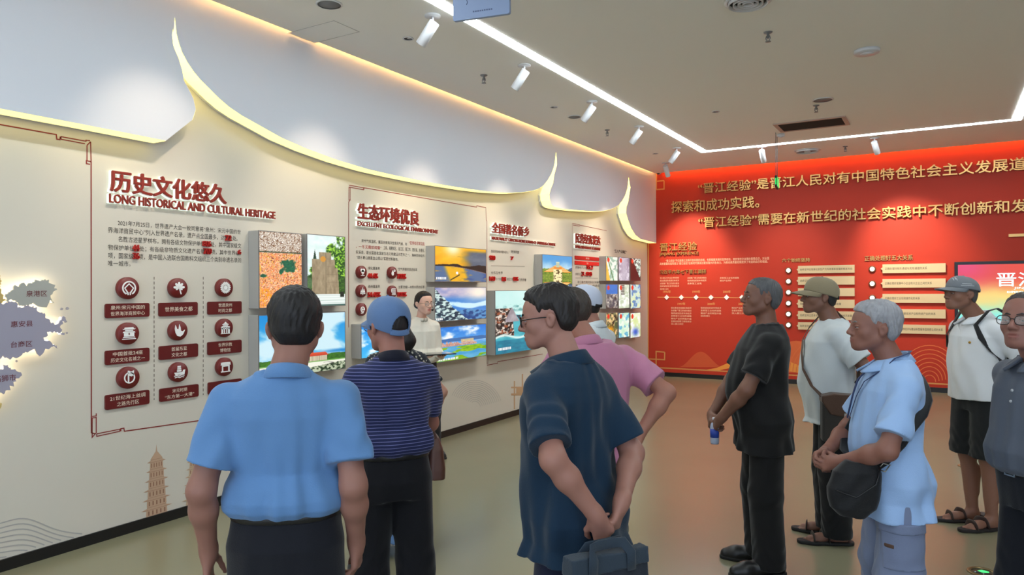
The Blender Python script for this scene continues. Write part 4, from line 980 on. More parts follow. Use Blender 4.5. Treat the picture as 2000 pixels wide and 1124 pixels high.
# green floor guide lights
m_fgreen = mat('green_floor_light', (60, 220, 110), 0.4, emit=(70, 230, 120), estr=1.4)
for px, py, r, lab in [(1918, 1119, 0.075, 'round floor guide light glowing green beside the belted dark trousers'), (1893, 912, 0.09, 'round floor guide light glowing green behind the black shorts man')]:
    p = on_z(px, py, 0.0); t = empty('floor_light', tuple(p)); tag(t, lab, 'floor light')
    MB().lathe([(r*0.72, 0.0), (r, 0.0), (r*0.97, 0.006), (r*0.72, 0.007), (r*0.72, 0.0)], 36).build('metal_ring', mat('brass_ring', (150, 128, 90), 0.35, metal=0.8), t)
    MB().lathe([(0, 0.001), (r*0.715, 0.001), (r*0.715, 0.005), (0, 0.006)], 30).build('glass_lens', mat('dark_lens', (60, 66, 60), 0.15), t)
    MB().add([(0.0, -r*0.3, 0.0072), (r*0.45, -r*0.12, 0.0072), (r*0.45, r*0.12, 0.0072), (0.0, r*0.3, 0.0072), (-0.3*r, 0, 0.0072)], [(0, 1, 2, 3, 4)]).build('green_arrow', m_fgreen, t)

# ---------------------------------------------------------------- people: implicit surfaces meshed with surface nets
class Vol:
    def __init__(s, lo, hi, h):
        s.lo = np.array(lo, np.float32); s.h = h
        s.n = np.ceil((np.array(hi)-np.array(lo))/h).astype(int)+1
        s.ax = [(s.lo[i]+h*np.arange(s.n[i])).astype(np.float32) for i in range(3)]
        s.d = np.full(s.n, 0.1, np.float32)
    def sl(s, lo, hi):
        a = np.clip(np.floor((np.array(lo)-s.lo)/s.h).astype(int), 0, s.n-1); b = np.clip(np.ceil((np.array(hi)-s.lo)/s.h).astype(int)+1, 1, s.n)
        return tuple(slice(a[i], max(b[i], a[i]+1)) for i in range(3))
    def pts(s, q): return s.ax[0][q[0]][:, None, None], s.ax[1][q[1]][None, :, None], s.ax[2][q[2]][None, None, :]
    def op(s, fn, lo, hi, k=0.02, mode='u'):
        pad = k+0.025
        q = s.sl(np.array(lo)-pad, np.array(hi)+pad); X, Y, Z = s.pts(q); v = fn(X, Y, Z); a = s.d[q]
        if mode == 'u':
            hh = np.clip(0.5+0.5*(a-v)/k, 0, 1); s.d[q] = a*(1-hh)+v*hh-k*hh*(1-hh)
        elif mode == 's':
            v = -v; hh = np.clip(0.5-0.5*(a-v)/k, 0, 1); s.d[q] = a*(1-hh)+v*hh+k*hh*(1-hh)
        elif mode == 'i':
            hh = np.clip(0.5-0.5*(a-v)/k, 0, 1); s.d[q] = a*(1-hh)+v*hh+k*hh*(1-hh)
        elif mode == 'add': s.d[q] = a+v
        return s
    def cone(s, a, b, ra, rb, k=0.02, mode='u', flat=None):
        a = np.array(a, float); b = np.array(b, float); L = b-a; l2 = float(L @ L)+1e-9; R_ = max(ra, rb)
        def fn(X, Y, Z):
            x, y, z = X-a[0], Y-a[1], Z-a[2]; t = np.clip((x*L[0]+y*L[1]+z*L[2])/l2, 0, 1)
            dx, dy, dz = x-t*L[0], y-t*L[1], z-t*L[2]
            return np.sqrt(dx*dx+dy*dy+dz*dz)-(ra+(rb-ra)*t)
        return s.op(fn, np.minimum(a, b)-R_, np.maximum(a, b)+R_, k, mode)
    def chain(s, pts, rad, k=0.02, mode='u'):
        for i in range(len(pts)-1): s.cone(pts[i], pts[i+1], rad[i], rad[i+1], k, mode)
        return s
    def ell(s, c, r, k=0.02, mode='u', T=None, hs=1.0):
        """ellipsoid; with T=(R, t) the centre is given in a posed frame"""
        c = np.array(c, float); r = np.array(r, float)*1.0
        if T is None: T = (np.eye(3), np.zeros(3), 1.0)
        Rm, t0, sc = T; w = Rm @ (c*sc)+t0; rr = r*sc; m = rr.max()
        def fn(X, Y, Z):
            x, y, z = X-w[0], Y-w[1], Z-w[2]
            u = (Rm[0, 0]*x+Rm[1, 0]*y+Rm[2, 0]*z)/rr[0]; v = (Rm[0, 1]*x+Rm[1, 1]*y+Rm[2, 1]*z)/rr[1]; q = (Rm[0, 2]*x+Rm[1, 2]*y+Rm[2, 2]*z)/rr[2]
            k0 = np.sqrt(u*u+v*v+q*q); k1 = np.sqrt((u/rr[0])**2+(v/rr[1])**2+(q/rr[2])**2)+1e-6
            return k0*(k0-1)/k1
        return s.op(fn, w-m, w+m, k, mode)
    def loft(s, sec, k=0.02, mode='u', infl=0.0, n=2.4, sx=None):
        """sec rows: z, half width, half depth, centre y (, centre x)"""
        S_ = np.array([list(r)+[0]*(5-len(r)) for r in sec], float); z0, z1 = S_[0, 0], S_[-1, 0]
        mx = S_[:, 1].max()+infl; my = (np.abs(S_[:, 3])+S_[:, 2]).max()+infl; mcx = np.abs(S_[:, 4]).max()
        def fn(X, Y, Z):
            zz = np.clip(Z, z0, z1)
            ax = np.interp(zz, S_[:, 0], S_[:, 1])+infl; ay = np.interp(zz, S_[:, 0], S_[:, 2])+infl; cy = np.interp(zz, S_[:, 0], S_[:, 3]); cx = np.interp(zz, S_[:, 0], S_[:, 4])
            u = np.abs(X-cx)/ax; v = np.abs(Y-cy)/ay; q = (u**n+v**n)**(1/n)
            rr = np.sqrt(((X-cx))**2+(Y-cy)**2)+1e-6
            dd = (q-1)*rr/np.maximum(q, 1e-4)
            dz = np.maximum(z0-infl-Z, Z-z1-infl)
            return np.maximum(dd, dz)
        return s.op(fn, (-mx-mcx, -my, z0-infl), (mx+mcx, my, z1+infl), k, mode)
    def plane(s, p, nrm, k=0.004):
        """keep the side the normal points away from"""
        p = np.array(p, float); nrm = np.array(nrm, float)/np.linalg.norm(nrm)
        X, Y, Z = s.pts((slice(None),)*3); v = (X-p[0])*nrm[0]+(Y-p[1])*nrm[1]+(Z-p[2])*nrm[2]
        s.d = np.maximum(s.d, v.astype(np.float32)); return s
    def mesh(s, name, smooth=True):
        d = s.d.copy(); d[0] = d[-1] = 0.1; d[:, 0] = d[:, -1] = 0.1; d[:, :, 0] = d[:, :, -1] = 0.1
        sg = d < 0; nx, ny, nz = d.shape
        c = np.zeros((nx-1, ny-1, nz-1), np.int8)
        for i in (0, 1):
            for j in (0, 1):
                for k in (0, 1): c += sg[i:nx-1+i, j:ny-1+j, k:nz-1+k]
        I, J, K = np.nonzero((c > 0) & (c < 8)); idx = np.full(c.shape, -1, np.int32); idx[I, J, K] = np.arange(len(I))
        P_ = np.zeros((len(I), 3)); cnt = np.zeros(len(I))
        for axn in range(3):
            for o1 in (0, 1):
                for o2 in (0, 1):
                    o = [0, 0, 0]; oth = [q for q in range(3) if q != axn]; o[oth[0]] = o1; o[oth[1]] = o2
                    e = list(o); e[axn] = 1
                    a = d[I+o[0], J+o[1], K+o[2]]; b = d[I+e[0], J+e[1], K+e[2]]; m = (a < 0) != (b < 0)
                    t = np.where(m, a/(a-b+1e-12*(a == b)), 0); p = np.stack([np.full(len(I), float(o[q])) for q in range(3)], 1); p[:, axn] += t
                    P_ += p*m[:, None]; cnt += m
        P_ = P_/cnt[:, None]+np.stack([I, J, K], 1); V = P_*s.h+s.lo
        F = []
        for axn in range(3):
            a = [slice(None)]*3; b = [slice(None)]*3; a[axn] = slice(0, -1); b[axn] = slice(1, None)
            A = sg[tuple(a)]; B = sg[tuple(b)]; E = np.argwhere(A != B)
            o1, o2 = [(1, 2), (2, 0), (0, 1)][axn]
            ok = (E[:, o1] > 0) & (E[:, o2] > 0); E = E[ok]
            def g(da, db):
                q = E.copy(); q[:, o1] += da; q[:, o2] += db; return idx[q[:, 0], q[:, 1], q[:, 2]]
            Q = np.stack([g(-1, -1), g(0, -1), g(0, 0), g(-1, 0)], 1); fl = B[tuple(E.T)]
            Q[fl] = Q[fl][:, ::-1]; F.append(Q)
        F = np.concatenate(F); me = bpy.data.meshes.new(name)
        me.vertices.add(len(V)); me.vertices.foreach_set('co', V.astype(np.float32).ravel())
        me.loops.add(len(F)*4); me.loops.foreach_set('vertex_index', F.ravel().astype(np.int32))
        me.polygons.add(len(F)); me.polygons.foreach_set('loop_start', np.arange(0, len(F)*4, 4, dtype=np.int32)); me.polygons.foreach_set('loop_total', np.full(len(F), 4, np.int32))
        me.polygons.foreach_set('use_smooth', np.ones(len(F), bool)); me.update(calc_edges=True); me.validate()
        return me

def rotm(yaw=0, pitch=0, roll=0):
    return np.array((Matrix.Rotation(math.radians(yaw), 3, 'Z') @ Matrix.Rotation(math.radians(pitch), 3, 'X') @ Matrix.Rotation(math.radians(roll), 3, 'Y')))
def unit(v): v = np.array(v, float); return v/(np.linalg.norm(v)+1e-9)
def ik(sh, wr, hint, l1, l2):
    sh = np.array(sh, float); wr = np.array(wr, float); d = wr-sh; D = np.linalg.norm(d)
    if D > (l1+l2)*0.995: wr = sh+d/D*(l1+l2)*0.995; d = wr-sh; D = np.linalg.norm(d)
    u = d/D; a = (l1*l1-l2*l2+D*D)/(2*D); h = math.sqrt(max(l1*l1-a*a, 0)); hv = np.array(hint, float); hv = hv-(hv @ u)*u; hv = unit(hv)
    return sh+u*a+hv*h, wr

def hand(v, wr, fdir, pnorm, side, curl=25, sc=1.0, spread=1.0, thumb_in=0.4, bodies=None):
    """wr wrist, fdir finger direction, pnorm direction the palm faces; side +1: thumb lies along fdir x pnorm"""
    f = unit(fdir); p = np.array(pnorm, float); p = unit(p-(p @ f)*f); ac = np.cross(f, p)*side
    wr = np.array(wr, float)
    base = [(0.030, 0.080), (0.010, 0.084), (-0.010, 0.080), (-0.029, 0.072)]; ln = [(0.040, 0.024, 0.020), (0.044, 0.028, 0.021), (0.041, 0.026, 0.020), (0.032, 0.020, 0.018)]
    cr = curl if hasattr(curl, '__len__') else [curl, curl*1.08, curl*1.15, curl*1.25]
    v.cone(wr-f*0.015*sc, wr+f*0.03*sc, 0.026*sc, 0.024*sc, 0.02)
    for i, (a, l) in enumerate(base):
        kn = wr+(ac*a+f*l)*sc; v.cone(wr+(ac*a*0.55+f*0.012)*sc, kn, 0.0155*sc, 0.0118*sc, 0.012)
        q = kn; ang = 0; fr = 0.0096 if i < 3 else 0.0082
        dirv = unit(f+ac*a*2.0*spread)
        for j, L in enumerate(ln[i]):
            ang += math.radians(cr[i]*(1.0 if j == 0 else 1.15)); dd = dirv*math.cos(ang)+p*math.sin(ang); e = q+dd*L*sc
            v.cone(q, e, fr*sc*(1-0.08*j), fr*sc*(0.92-0.1*j), 0.004); q = e
    t0 = wr+(ac*0.022+f*0.022+p*0.008)*sc; t1 = t0+unit(ac*0.8+f*0.75+p*thumb_in)*0.042*sc; t2 = t1+unit(ac*0.25+f+p*thumb_in)*0.032*sc; t3 = t2+unit(f+p*thumb_in*1.2-ac*0.1)*0.026*sc
    v.cone(wr+f*0.01*sc, t0, 0.018*sc, 0.017*sc, 0.012).cone(t0, t1, 0.0155*sc, 0.0118*sc, 0.012).cone(t1, t2, 0.0108*sc, 0.0095*sc, 0.004).cone(t2, t3, 0.0095*sc, 0.0076*sc, 0.004)

HEADM = {}
class Person:
    """local frame: origin on the floor between the feet, face towards +Y, own right hand towards +X"""
    def __init__(s, label, loc, heading, S=1.66, g=1.0, belly=0.0, lean=0.0, head=(0, 0, 0), neck_fwd=0.02, shw=0.172, hipw=1.0, skin=(150, 104, 86), female=False, hs=0.99, feet=0.10, feet_yaw=(8, -8), head_x=0.0, res=0.0065):
        s.head_x = head_x
        s.S = S; s.f = S/1.70; s.g = g; s.belly = belly; s.lean = lean; s.label = label; s.loc = loc; s.rz = math.radians(30.85+heading); s.female = female; s.res = res; s.skin = skin; s.shw = shw*s.f; s.hs = hs; s.hipw = hipw; s.feet = feet; s.feet_yaw = feet_yaw
        f = s.f; s.zch = S-0.222*hs
        Rh = rotm(*head); piv = np.array((0, -0.02, 0.06)); pp = np.array((head_x, lean+neck_fwd*f, s.zch+0.06*hs)); s.T = (Rh, pp-Rh @ (piv*hs), hs)
        s.sec = [(r[0]*f, r[1]*f*g*(hipw if r[0] < 1.0 else 1), (r[2]+belly*r[4])*f*g, (r[3]+belly*r[4]*0.75)*f+s.sy(r[0]*f)) for r in
                 [(.80, .148, .105, -.01, .1), (.88, .168, .118, -.012, .3), (.95, .165, .114, -.006, .7), (1.03, .156, .106, .004, 1.0), (1.12, .155, .104, .004, .95), (1.22, .164, .108, -.004, .5), (1.30, .170, .110, -.012, .2), (1.36, .150, .094, -.022, 0), (1.405, .104, .072, -.03, 0), (1.432, .062, .056, -.034, 0)]]
        s.sh = {-1: np.array((-s.shw, s.sy(1.35*f)-0.02*f, 1.345*f)), 1: np.array((s.shw, s.sy(1.35*f)-0.02*f, 1.345*f))}
        s.arm = {}; s.hands = {}; s.kids = []
    def sy(s, z): return s.lean*float(np.clip((z-0.95*s.f)/(0.5*s.f), 0, 1.1))**1.3
    def hp(s, p): return s.T[0] @ (np.array(p, float)*s.T[2])+s.T[1]
    def set_arm(s, side, wrist, hint, fdir=None, pn=None, curl=25, drop=(0, 0, 0), thumb=0.4):
        sh = s.sh[side]+np.array(drop); e, w = ik(sh, wrist, hint, 0.285*s.f, 0.25*s.f); s.arm[side] = (sh, e, w)
        s.hands[side] = (fdir if fdir is not None else unit(w-e), pn if pn is not None else (-side, 0, 0), curl, thumb)
    def bounds(s, pad=0.06):
        P_ = [(-.30, -.25, 0), (.30, .25, s.S+0.03), s.hp((0, .14, .1)), s.hp((0, -.12, .1)), s.hp((0, 0, .25))]
        for a in s.arm.values(): P_ += list(a)
        for k, h in s.hands.items(): P_.append(s.arm[k][2]+unit(h[0])*0.17)
        P_ = np.array(P_); return P_.min(0)-pad, P_.max(0)+pad
    def headsdf(s, v):
        T = s.T; f = s.female; E = lambda c, r, k=0.02, m='u': v.ell(c, r, k, m, T)
        C = lambda a, b, ra, rb, k=0.015, m='u': v.cone(s.hp(a), s.hp(b), ra*s.hs, rb*s.hs, k, m)
        E((0, -.014, .140), (.0745, .094, .082)); E((0, .030, .148), (.062, .060, .056), .03); E((0, .032, .088), (.059 if not f else .056, .056, .076), .03)
        for q in (-1, 1):
            C((q*(.050 if not f else .046), -.004, .062 if not f else .066), (q*(.024 if not f else .016), .062, .024), .020, .018, .03); E((q*.040, .052, .086), (.026, .028, .026), .02)
            if not f: C((q*.010, .086, .126), (q*.044, .070, .123), .0105, .010, .014)
        E((0, .074, .022), (.024, .020, .018), .022); E((0, .072, .052), (.034, .024, .026), .02)
        for q in (-1, 1): E((q*.031, .096, .111), (.0165, .011, .0095), .012, 's')
        C((0, .090, .121), (0, .107, .090), .0085, .0105, .010); E((0, .109, .083), (.0125, .0125, .010), .008)
        for q in (-1, 1): E((q*.0125, .098, .079), (.009, .011, .008), .007)
        E((0, .094, .056), (.022, .009, .0062), .007); E((0, .092, .045), (.019, .010, .0072), .007); E((0, .104, .0505), (.024, .010, .0022), .005, 's')
        for q in (-1, 1):
            E((q*.0775, -.012, .100), (.0085, .0175, .029), .006); E((q*.0845, -.019, .107), (.0065, .015, .021), .006); E((q*.090, -.007, .099), (.009, .009, .015), .005, 's')
    def body(s):
        f = s.f; lo, hi = s.bounds(); v = Vol(lo, hi, s.res); g = s.g
        v.loft(s.sec, 0.03, infl=-0.012)
        for q in (-1, 1):
            v.cone((q*.042*f, s.sy(1.40*f)-.03*f, 1.385*f), s.sh[q]+np.array((-q*.014, 0, -.010)), .038*f, .044*f, .04)
            fx = q*s.feet; kx = q*(0.5*s.feet+0.05)
            v.chain([(q*.088*f, -.005, .88*f), (kx, .012, .47*f), (fx, -.015, .085*f)], [.078*f*g, .052*f, .036*f], .03); v.cone((kx*.6+fx*.4, -.03, .36*f), (fx, -.02, .22*f), .046*f, .036*f, .03)
            a = math.radians(s.feet_yaw[0] if q < 0 else s.feet_yaw[1]); fd = np.array((-math.sin(a), math.cos(a), 0)); bx = np.array((fx, -.02, .0))
            v.chain([bx+np.array((0, 0, .06)), bx+fd*.12+np.array((0, 0, .032)), bx+fd*.175+np.array((0, 0, .025))], [.032, .028, .022], .03); v.cone(bx-fd*.03+np.array((0, 0, .033)), bx+fd*.02+np.array((0, 0, .03)), .028, .028, .02)
            for t in range(5):
                off = np.array((math.cos(a), math.sin(a), 0))*((t-2)*0.0155*1.0); L = .205-.010*abs(t-(1 if q > 0 else 3))*1.1
                v.cone(bx+fd*.16+off+np.array((0, 0, .022)), bx+fd*L+off+np.array((0, 0, .018)), .0095, .0085, .005)
            if q in s.arm:
                A, B, Cc = s.arm[q]; u1 = unit(B-A); u2 = unit(Cc-B)
                m1 = 1.0 if not s.female else .86
                v.cone(A, A+u1*.12*f, .046*f*m1, .044*f*m1, .04); v.cone(A+u1*.10*f, B, .046*f*m1, .0395*f*m1, .03); v.cone(B, B+u2*.08*f, .0395*f*m1, .0395*f*m1, .03); v.cone(B+u2*.08*f, Cc, .0395*f*m1, .0265*f*m1, .03)
                fd_, pn, cu, th = s.hands[q]; hand(v, Cc, fd_, pn, q*1.0, cu, 0.96*f*(1 if not s.female else .9), thumb_in=th)
        v.cone((0, s.sy(1.44*f)-.032*f, 1.40*f), s.hp((0, -.026, .055)), .062*f*(1 if not s.female else .84), .053*s.hs*(1 if not s.female else .86), .03)
        s.headsdf(v)
        me = v.mesh('person'); m = mat('skin', s.skin, 0.5, spec=0.4, var=(14, 0.06))
        b = m.node_tree.nodes['Principled BSDF']; b.inputs['Subsurface Weight'].default_value = 0.08; b.inputs['Subsurface Radius'].default_value = (0.01, 0.004, 0.002)
        me.materials.append(m); me.materials.append(mat('lips', tuple(np.array(s.skin)*np.array((.97, .83, .84) if not s.female else (.93, .66, .68))), 0.45))
        n = len(me.polygons); cc = np.empty(n*3, np.float32); me.polygons.foreach_get('center', cc); cc = cc.reshape(-1, 3)
        hl = (cc-s.T[1]) @ s.T[0]/s.T[2]; k = ((hl[:, 0]/.022)**2+((hl[:, 2]-.0505)/.0105)**2 < 1) & (hl[:, 1] > .085)
        me.polygons.foreach_set('material_index', k.astype(np.int32))
        o = link('person', me); o.location = s.loc; o.rotation_euler = (0, 0, s.rz); s.root = o; tag(o, s.label, 'person'); return o
    def child(s, me, name, material, label=None, parent=None):
        o = link(name, me, material, parent or s.root)
        if label: o['label'] = label
        return o
    def eyes(s, brow=(38, 32, 30)):
        for q in (-1, 1):
            mb = MB(); c = s.hp((q*.031, .0805, .1105)); ax = s.T[0] @ unit((q*.12, 1, 0))
            r = .0108*s.hs
            mb.lathe([(r*math.sin(t), r*math.cos(t)) for t in np.linspace(.42, math.pi, 12)], 20, tuple(c), ax); nf = len(mb.f)
            mb.lathe([(0, r*1.0), (r*.25, r*.97), (r*.41, r*.915)], 20, tuple(c), ax)
            me = bpy.data.meshes.new('eye'); me.from_pydata(mb.v, [], mb.f); me.polygons.foreach_set('use_smooth', [True]*len(mb.f))
            o = link('eye', me, [M_EYE, M_IRIS], s.root)
            for i, p in enumerate(me.polygons): p.material_index = int(i >= nf)
            lid = Vol(c-.03, c+.03, .003); lid.ell((q*.031, .0822, .1165), (.0165, .0125, .0062), .004, 'u', s.T); lid.ell((q*.0315, .0815, .1035), (.0155, .0110, .0050), .004, 'u', s.T)
            m2 = lid.mesh('eyelid'); s.child(m2, 'eyelid', s.root.data.materials[0])
        bw = .72 if s.female else 1.0; v = Vol(s.hp((0, .08, .13))-.07, s.hp((0, .08, .13))+.07, .003 if not s.female else .002)
        for q in (-1, 1): v.chain([s.hp((q*.012, .0975, .1325)), s.hp((q*.028, .0925, .1365)), s.hp((q*.047, .0765, .1305))], [.0028*bw, .0034*bw, .0022*bw], .004)
        s.child(v.mesh('eyebrows'), 'eyebrows', mat('brow_hair', brow, 0.8))
    def hair(s, rgb, style='short', th=.013, line=None, seed=1, strand=.0028, under=None):
        T = s.T; c = s.hp((0, -.01, .14)); v = Vol(c-.17, c+.17, .0042)
        E = lambda cc, r, k=.02, m='u': v.ell(cc, np.array(r)+th, k, m, T)
        v.ell((0, -.014, .140), (.0745+th*.45, .094+th, .082+th), .02, 'u', T); v.ell((0, .030, .148), (.062+th*.45, .060+th, .056+th), .03, 'u', T)
        if style == 'full': v.ell((0, -.025, .165), (.070+th*.5, .080+th*.8, .062+th), .03, 'u', T); E((0, .03, .180), (.045, .05, .028), .03)
        v.ell((0, -.055, .085), (.060+th*.5, .042+th*.6, .06), .03, 'u', T)
        Rm, t0, sc = T; X, Y, Z = v.pts((slice(None),)*3)
        hx = (Rm[0, 0]*(X-t0[0])+Rm[1, 0]*(Y-t0[1])+Rm[2, 0]*(Z-t0[2]))/sc; hy = (Rm[0, 1]*(X-t0[0])+Rm[1, 1]*(Y-t0[1])+Rm[2, 1]*(Z-t0[2]))/sc; hz = (Rm[0, 2]*(X-t0[0])+Rm[1, 2]*(Y-t0[1])+Rm[2, 2]*(Z-t0[2]))/sc
        ln = line or ([-.12, -.06, -.040, -.026, .012, .026, .040, .066, .09], [.048, .052, .070, .128, .130, .108, .150, .180, .186])
        zl = np.interp(hy, ln[0], ln[1]); mk = (zl-hz)*0.75
        ang = np.arctan2(hx, -(hy+.02)); el = np.arctan2(hz-.13, np.sqrt(hx**2+(hy+.015)**2))
        nz = np.sin(ang*23+4*np.sin(el*3+seed)+2*np.sin(ang*5)) * .5+np.sin(ang*41+6*np.sin(el*4+1.3*seed)+hy*60)*.35+np.sin(hx*130+hz*90*np.sin(hy*20+seed))*.3
        a = v.d+(strand*nz*np.clip((hz-.05)/.06, .25, 1)).astype(np.float32); k = .006; b = mk.astype(np.float32); tt = np.clip(-mk/.034, 0, 1); a = (a+(th-.0035)*(1-tt*tt*(3-2*tt))).astype(np.float32)
        hh = np.clip(.5-.5*(a-b)/k, 0, 1); v.d = a*(1-hh)+b*hh+k*hh*(1-hh)
        for q in (-1, 1): v.ell((q*.088, -.010, .099), (.020, .024, .033), .006, 's', T)
        if under is not None:
            an = np.arctan2(hx, hy+.01); fr = (1+np.cos(an))/2; v.d = np.maximum(v.d, (hz-(under[1]*fr+under[0]*(1-fr))-.012).astype(np.float32))
        m = mat('hair', rgb, 0.55, spec=0.4, bump=(60, .5, (1, 1, .25)), var=(40, .3)); return s.child(v.mesh('hair'), 'hair', m)
    # ---- clothes
    def torso_vol(s, z0, z1, ease, res=None):
        lo, hi = s.bounds(); lo = np.array(lo); hi = np.array(hi); lo[2] = z0-.03; hi[2] = min(hi[2], 1.52*s.f) if s.arm_top() < 1.5*s.f else hi[2]
        return Vol(lo, hi, res or s.res)
    def arm_top(s): return max([max(p[2] for p in a) for a in s.arm.values()] or [0])
    def shirt(s, material, hem=.74, ease=.016, sleeve=.62, sl_r=(.066, .074), tuck=None, name='shirt', fold=.0045, seed=0, flare=.012, long=False, slit=True, blouse=0.02, arms=(-1, 1)):
        f = s.f; z0 = (tuck if tuck else hem)*f; v = s.torso_vol(z0, 0, ease)
        sec = [(z, a+ease+(flare*max(0, (1.0*f-z)/(.25*f))), b+ease+(flare*max(0, (1.0*f-z)/(.25*f))), c) for z, a, b, c in s.sec]
        if tuck:
            zt = tuck*f; zz = [r[0] for r in sec]; it = lambda z, j: float(np.interp(z, zz, [r[j] for r in sec]))
            keep = [r for r in sec if r[0] > zt+.10*f]
            low = [(zt-.01, it(zt, 1)-ease*.3, it(zt, 2)-ease*.3, it(zt, 3)), (zt+.02*f, it(zt, 1)+blouse*.7, it(zt, 2)+blouse*.7, it(zt, 3)), (zt+.05*f, it(zt+.05*f, 1)+blouse, it(zt+.05*f, 2)+blouse, it(zt, 3)), (zt+.09*f, it(zt+.09*f, 1)+blouse*.8, it(zt+.09*f, 2)+blouse*.8, it(zt+.09*f, 3))]
            sec = low+keep
        else:
            if sec[0][0] > z0-.01: r = sec[0]; sec = [(z0-.012, r[1]+flare*.8, r[2]+flare*.8, r[3])]+sec
        v.loft(sec, .03)
        for q in (-1, 1):
            sh = s.sh[q]
            v.cone((q*.042*f, s.sy(1.40*f)-.032*f, 1.386*f), sh+np.array((-q*.012, 0, -.008)), .050*f, .054*f, .05)
        X, Y, Z = v.pts((slice(None),)*3); ang = np.arctan2(X, Y-s.sy(1.2*f)*.5)
        for q in arms:
            if q not in s.arm: continue
            A, B, Cc = s.arm[q]; u1 = unit(B-A); L = np.linalg.norm(B-A); m1 = f
            if not long:
                e = A+u1*L*sleeve
                w = Vol(v.lo, v.lo+v.h*(v.n-1), v.h); w.n = v.n; w.ax = v.ax; w.d = np.full(v.d.shape, .1, np.float32)
                w.cone(A-u1*.0, e+u1*.03, sl_r[0]*.86*m1, sl_r[1]*.93*m1, .02)
                qb = w.sl(np.minimum(A, e)-.13, np.maximum(A, e)+.13); x, y, z = w.pts(qb)
                t = (x-A[0])*u1[0]+(y-A[1])*u1[1]+(z-A[2])*u1[2]
                wr_ = .0030*np.sin(t*60+3*np.sin(x*26+y*18+seed))+.003*np.sin((x-y)*50-t*14+seed)
                w.d[qb] = np.maximum(w.d[qb]+wr_*np.clip(t/.08, 0, 1), t-L*sleeve)
                hh = np.clip(.5+.5*(v.d-w.d)/.035, 0, 1)
                hh = np.clip(.5+.5*(v.d-w.d)/.022, 0, 1); v.d = v.d*(1-hh)+w.d*hh-.022*hh*(1-hh)
            else:
                u2 = unit(Cc-B); v.cone(A, B, sl_r[0]*m1, sl_r[1]*m1, .04); v.cone(B, Cc-u2*.02, sl_r[1]*m1, sl_r[1]*.72*m1, .02); v.cone(Cc-u2*.035, Cc-u2*.012, sl_r[1]*.62*m1, sl_r[1]*.62*m1, .008)
        low = np.clip((1.32*f-Z)/(.5*f), 0, 1)
        fo = (np.sin(6*ang+9*Z+1.8*np.sin(7*Z+seed)+seed)*.7+np.sin(11*ang-13*Z+2.2*np.sin(6*Z+2*ang+seed))*.5+np.sin(22*Z+4*ang+2*np.sin(3*ang+seed*1.7))*.4)*fold*1.5*(.3+.7*low)
        v.d = v.d+fo.astype(np.float32)
        if not tuck:
            zh = z0+.012*np.sin(ang*2+seed)*.5; cut = (zh-Z).astype(np.float32)*np.ones_like(v.d); v.d = np.maximum(v.d, cut)
        else: v.plane((0, 0, tuck*f-.004), (0, 0, -1))
        # neck opening
        v.cone((0, s.sy(1.44*f)-.020*f, 1.44*f), s.hp((0, -.02, .02)), .058*f, .064*f, .008, 's')
        s.shirt_mat = material
        return s.child(v.mesh(name), name, material)
    def ringp(s, z, th, ease):
        zz = [r[0] for r in s.sec]; a, b, c = [float(np.interp(z, zz, [r[j] for r in s.sec])) for j in (1, 2, 3)]; n = 2.4
        cx, sn = math.sin(th), math.cos(th); r = (abs(cx/(a+ease))**n+abs(sn/(b+ease))**n)**(-1/n); return np.array((r*cx, c+r*sn, z))
    def collar(s, material, gap=28, h=.036, flare=.026, name='collar', drop=.035):
        f = s.f; c0 = np.array((s.head_x*.5, s.sy(1.44*f)-.026*f, 1.432*f)); mb = MB(); N = 44; prof = [(.058, -.012), (.0585, h*.9), (.062, h), (.066, h*.93), (.066+flare, -.006), (.062+flare, -.010), (.0635, h*.55)]
        rows = []
        for i in range(N+1):
            a = math.radians(gap/2+(360-gap)*i/N); fr = (1+math.cos(a))/2
            d = np.array((math.sin(a), math.cos(a)*1.08, 0)); row = []
            for r, z in prof:
                ex = (1+.5*fr**6) if r > .07 else 1
                row.append(c0+d*r*f*ex+np.array((0, (.012*f)*fr, (z*(1 if r < .07 else 1+1.4*fr**4)-drop*fr+.008*(1-fr))*f)))
            rows.append(row)
        n = len(prof); vs = [p for r in rows for p in r]; fs = []
        for i in range(N):
            for j in range(n): fs.append((i*n+j, i*n+(j+1) % n, (i+1)*n+(j+1) % n, (i+1)*n+j))
        fs += [tuple(range(n)), tuple(range(N*n, N*n+n))[::-1]]
        mb.add(vs, fs, True); return mb.build(name, material, s.root)
    def crew(s, material):
        f = s.f; c0 = np.array((0, s.sy(1.44*f)-.024*f, 1.430*f)); P_ = [c0+np.array((.062*f*math.sin(a), .066*f*math.cos(a), (-.03*(1+math.cos(a))/2+.008)*f)) for a in np.linspace(0, 2*math.pi, 41)]
        return MB().tube(P_, .009*f, 10, cap=False).build('collar', material, s.root)
    def trousers(s, material, waist=1.0, hem=.06, r=(.098, .078, .074), name='trousers', fold=.004, seed=0, ease=.012, cuff_open=True):
        f = s.f; lo, hi = np.array((-.30*max(s.g, 1), -.26, hem*f-.02)), np.array((.30*max(s.g, 1), .30, waist*f+.03)); v = Vol(lo, hi, s.res); zz = [q[0] for q in s.sec]
        zs = [.80*f]+[z for z in zz if .81*f < z < waist*f]+[waist*f]
        v.loft([(z, float(np.interp(z, zz, [q[1] for q in s.sec]))+ease, float(np.interp(z, zz, [q[2] for q in s.sec]))+ease, float(np.interp(z, zz, [q[3] for q in s.sec]))) for z in zs], .03)
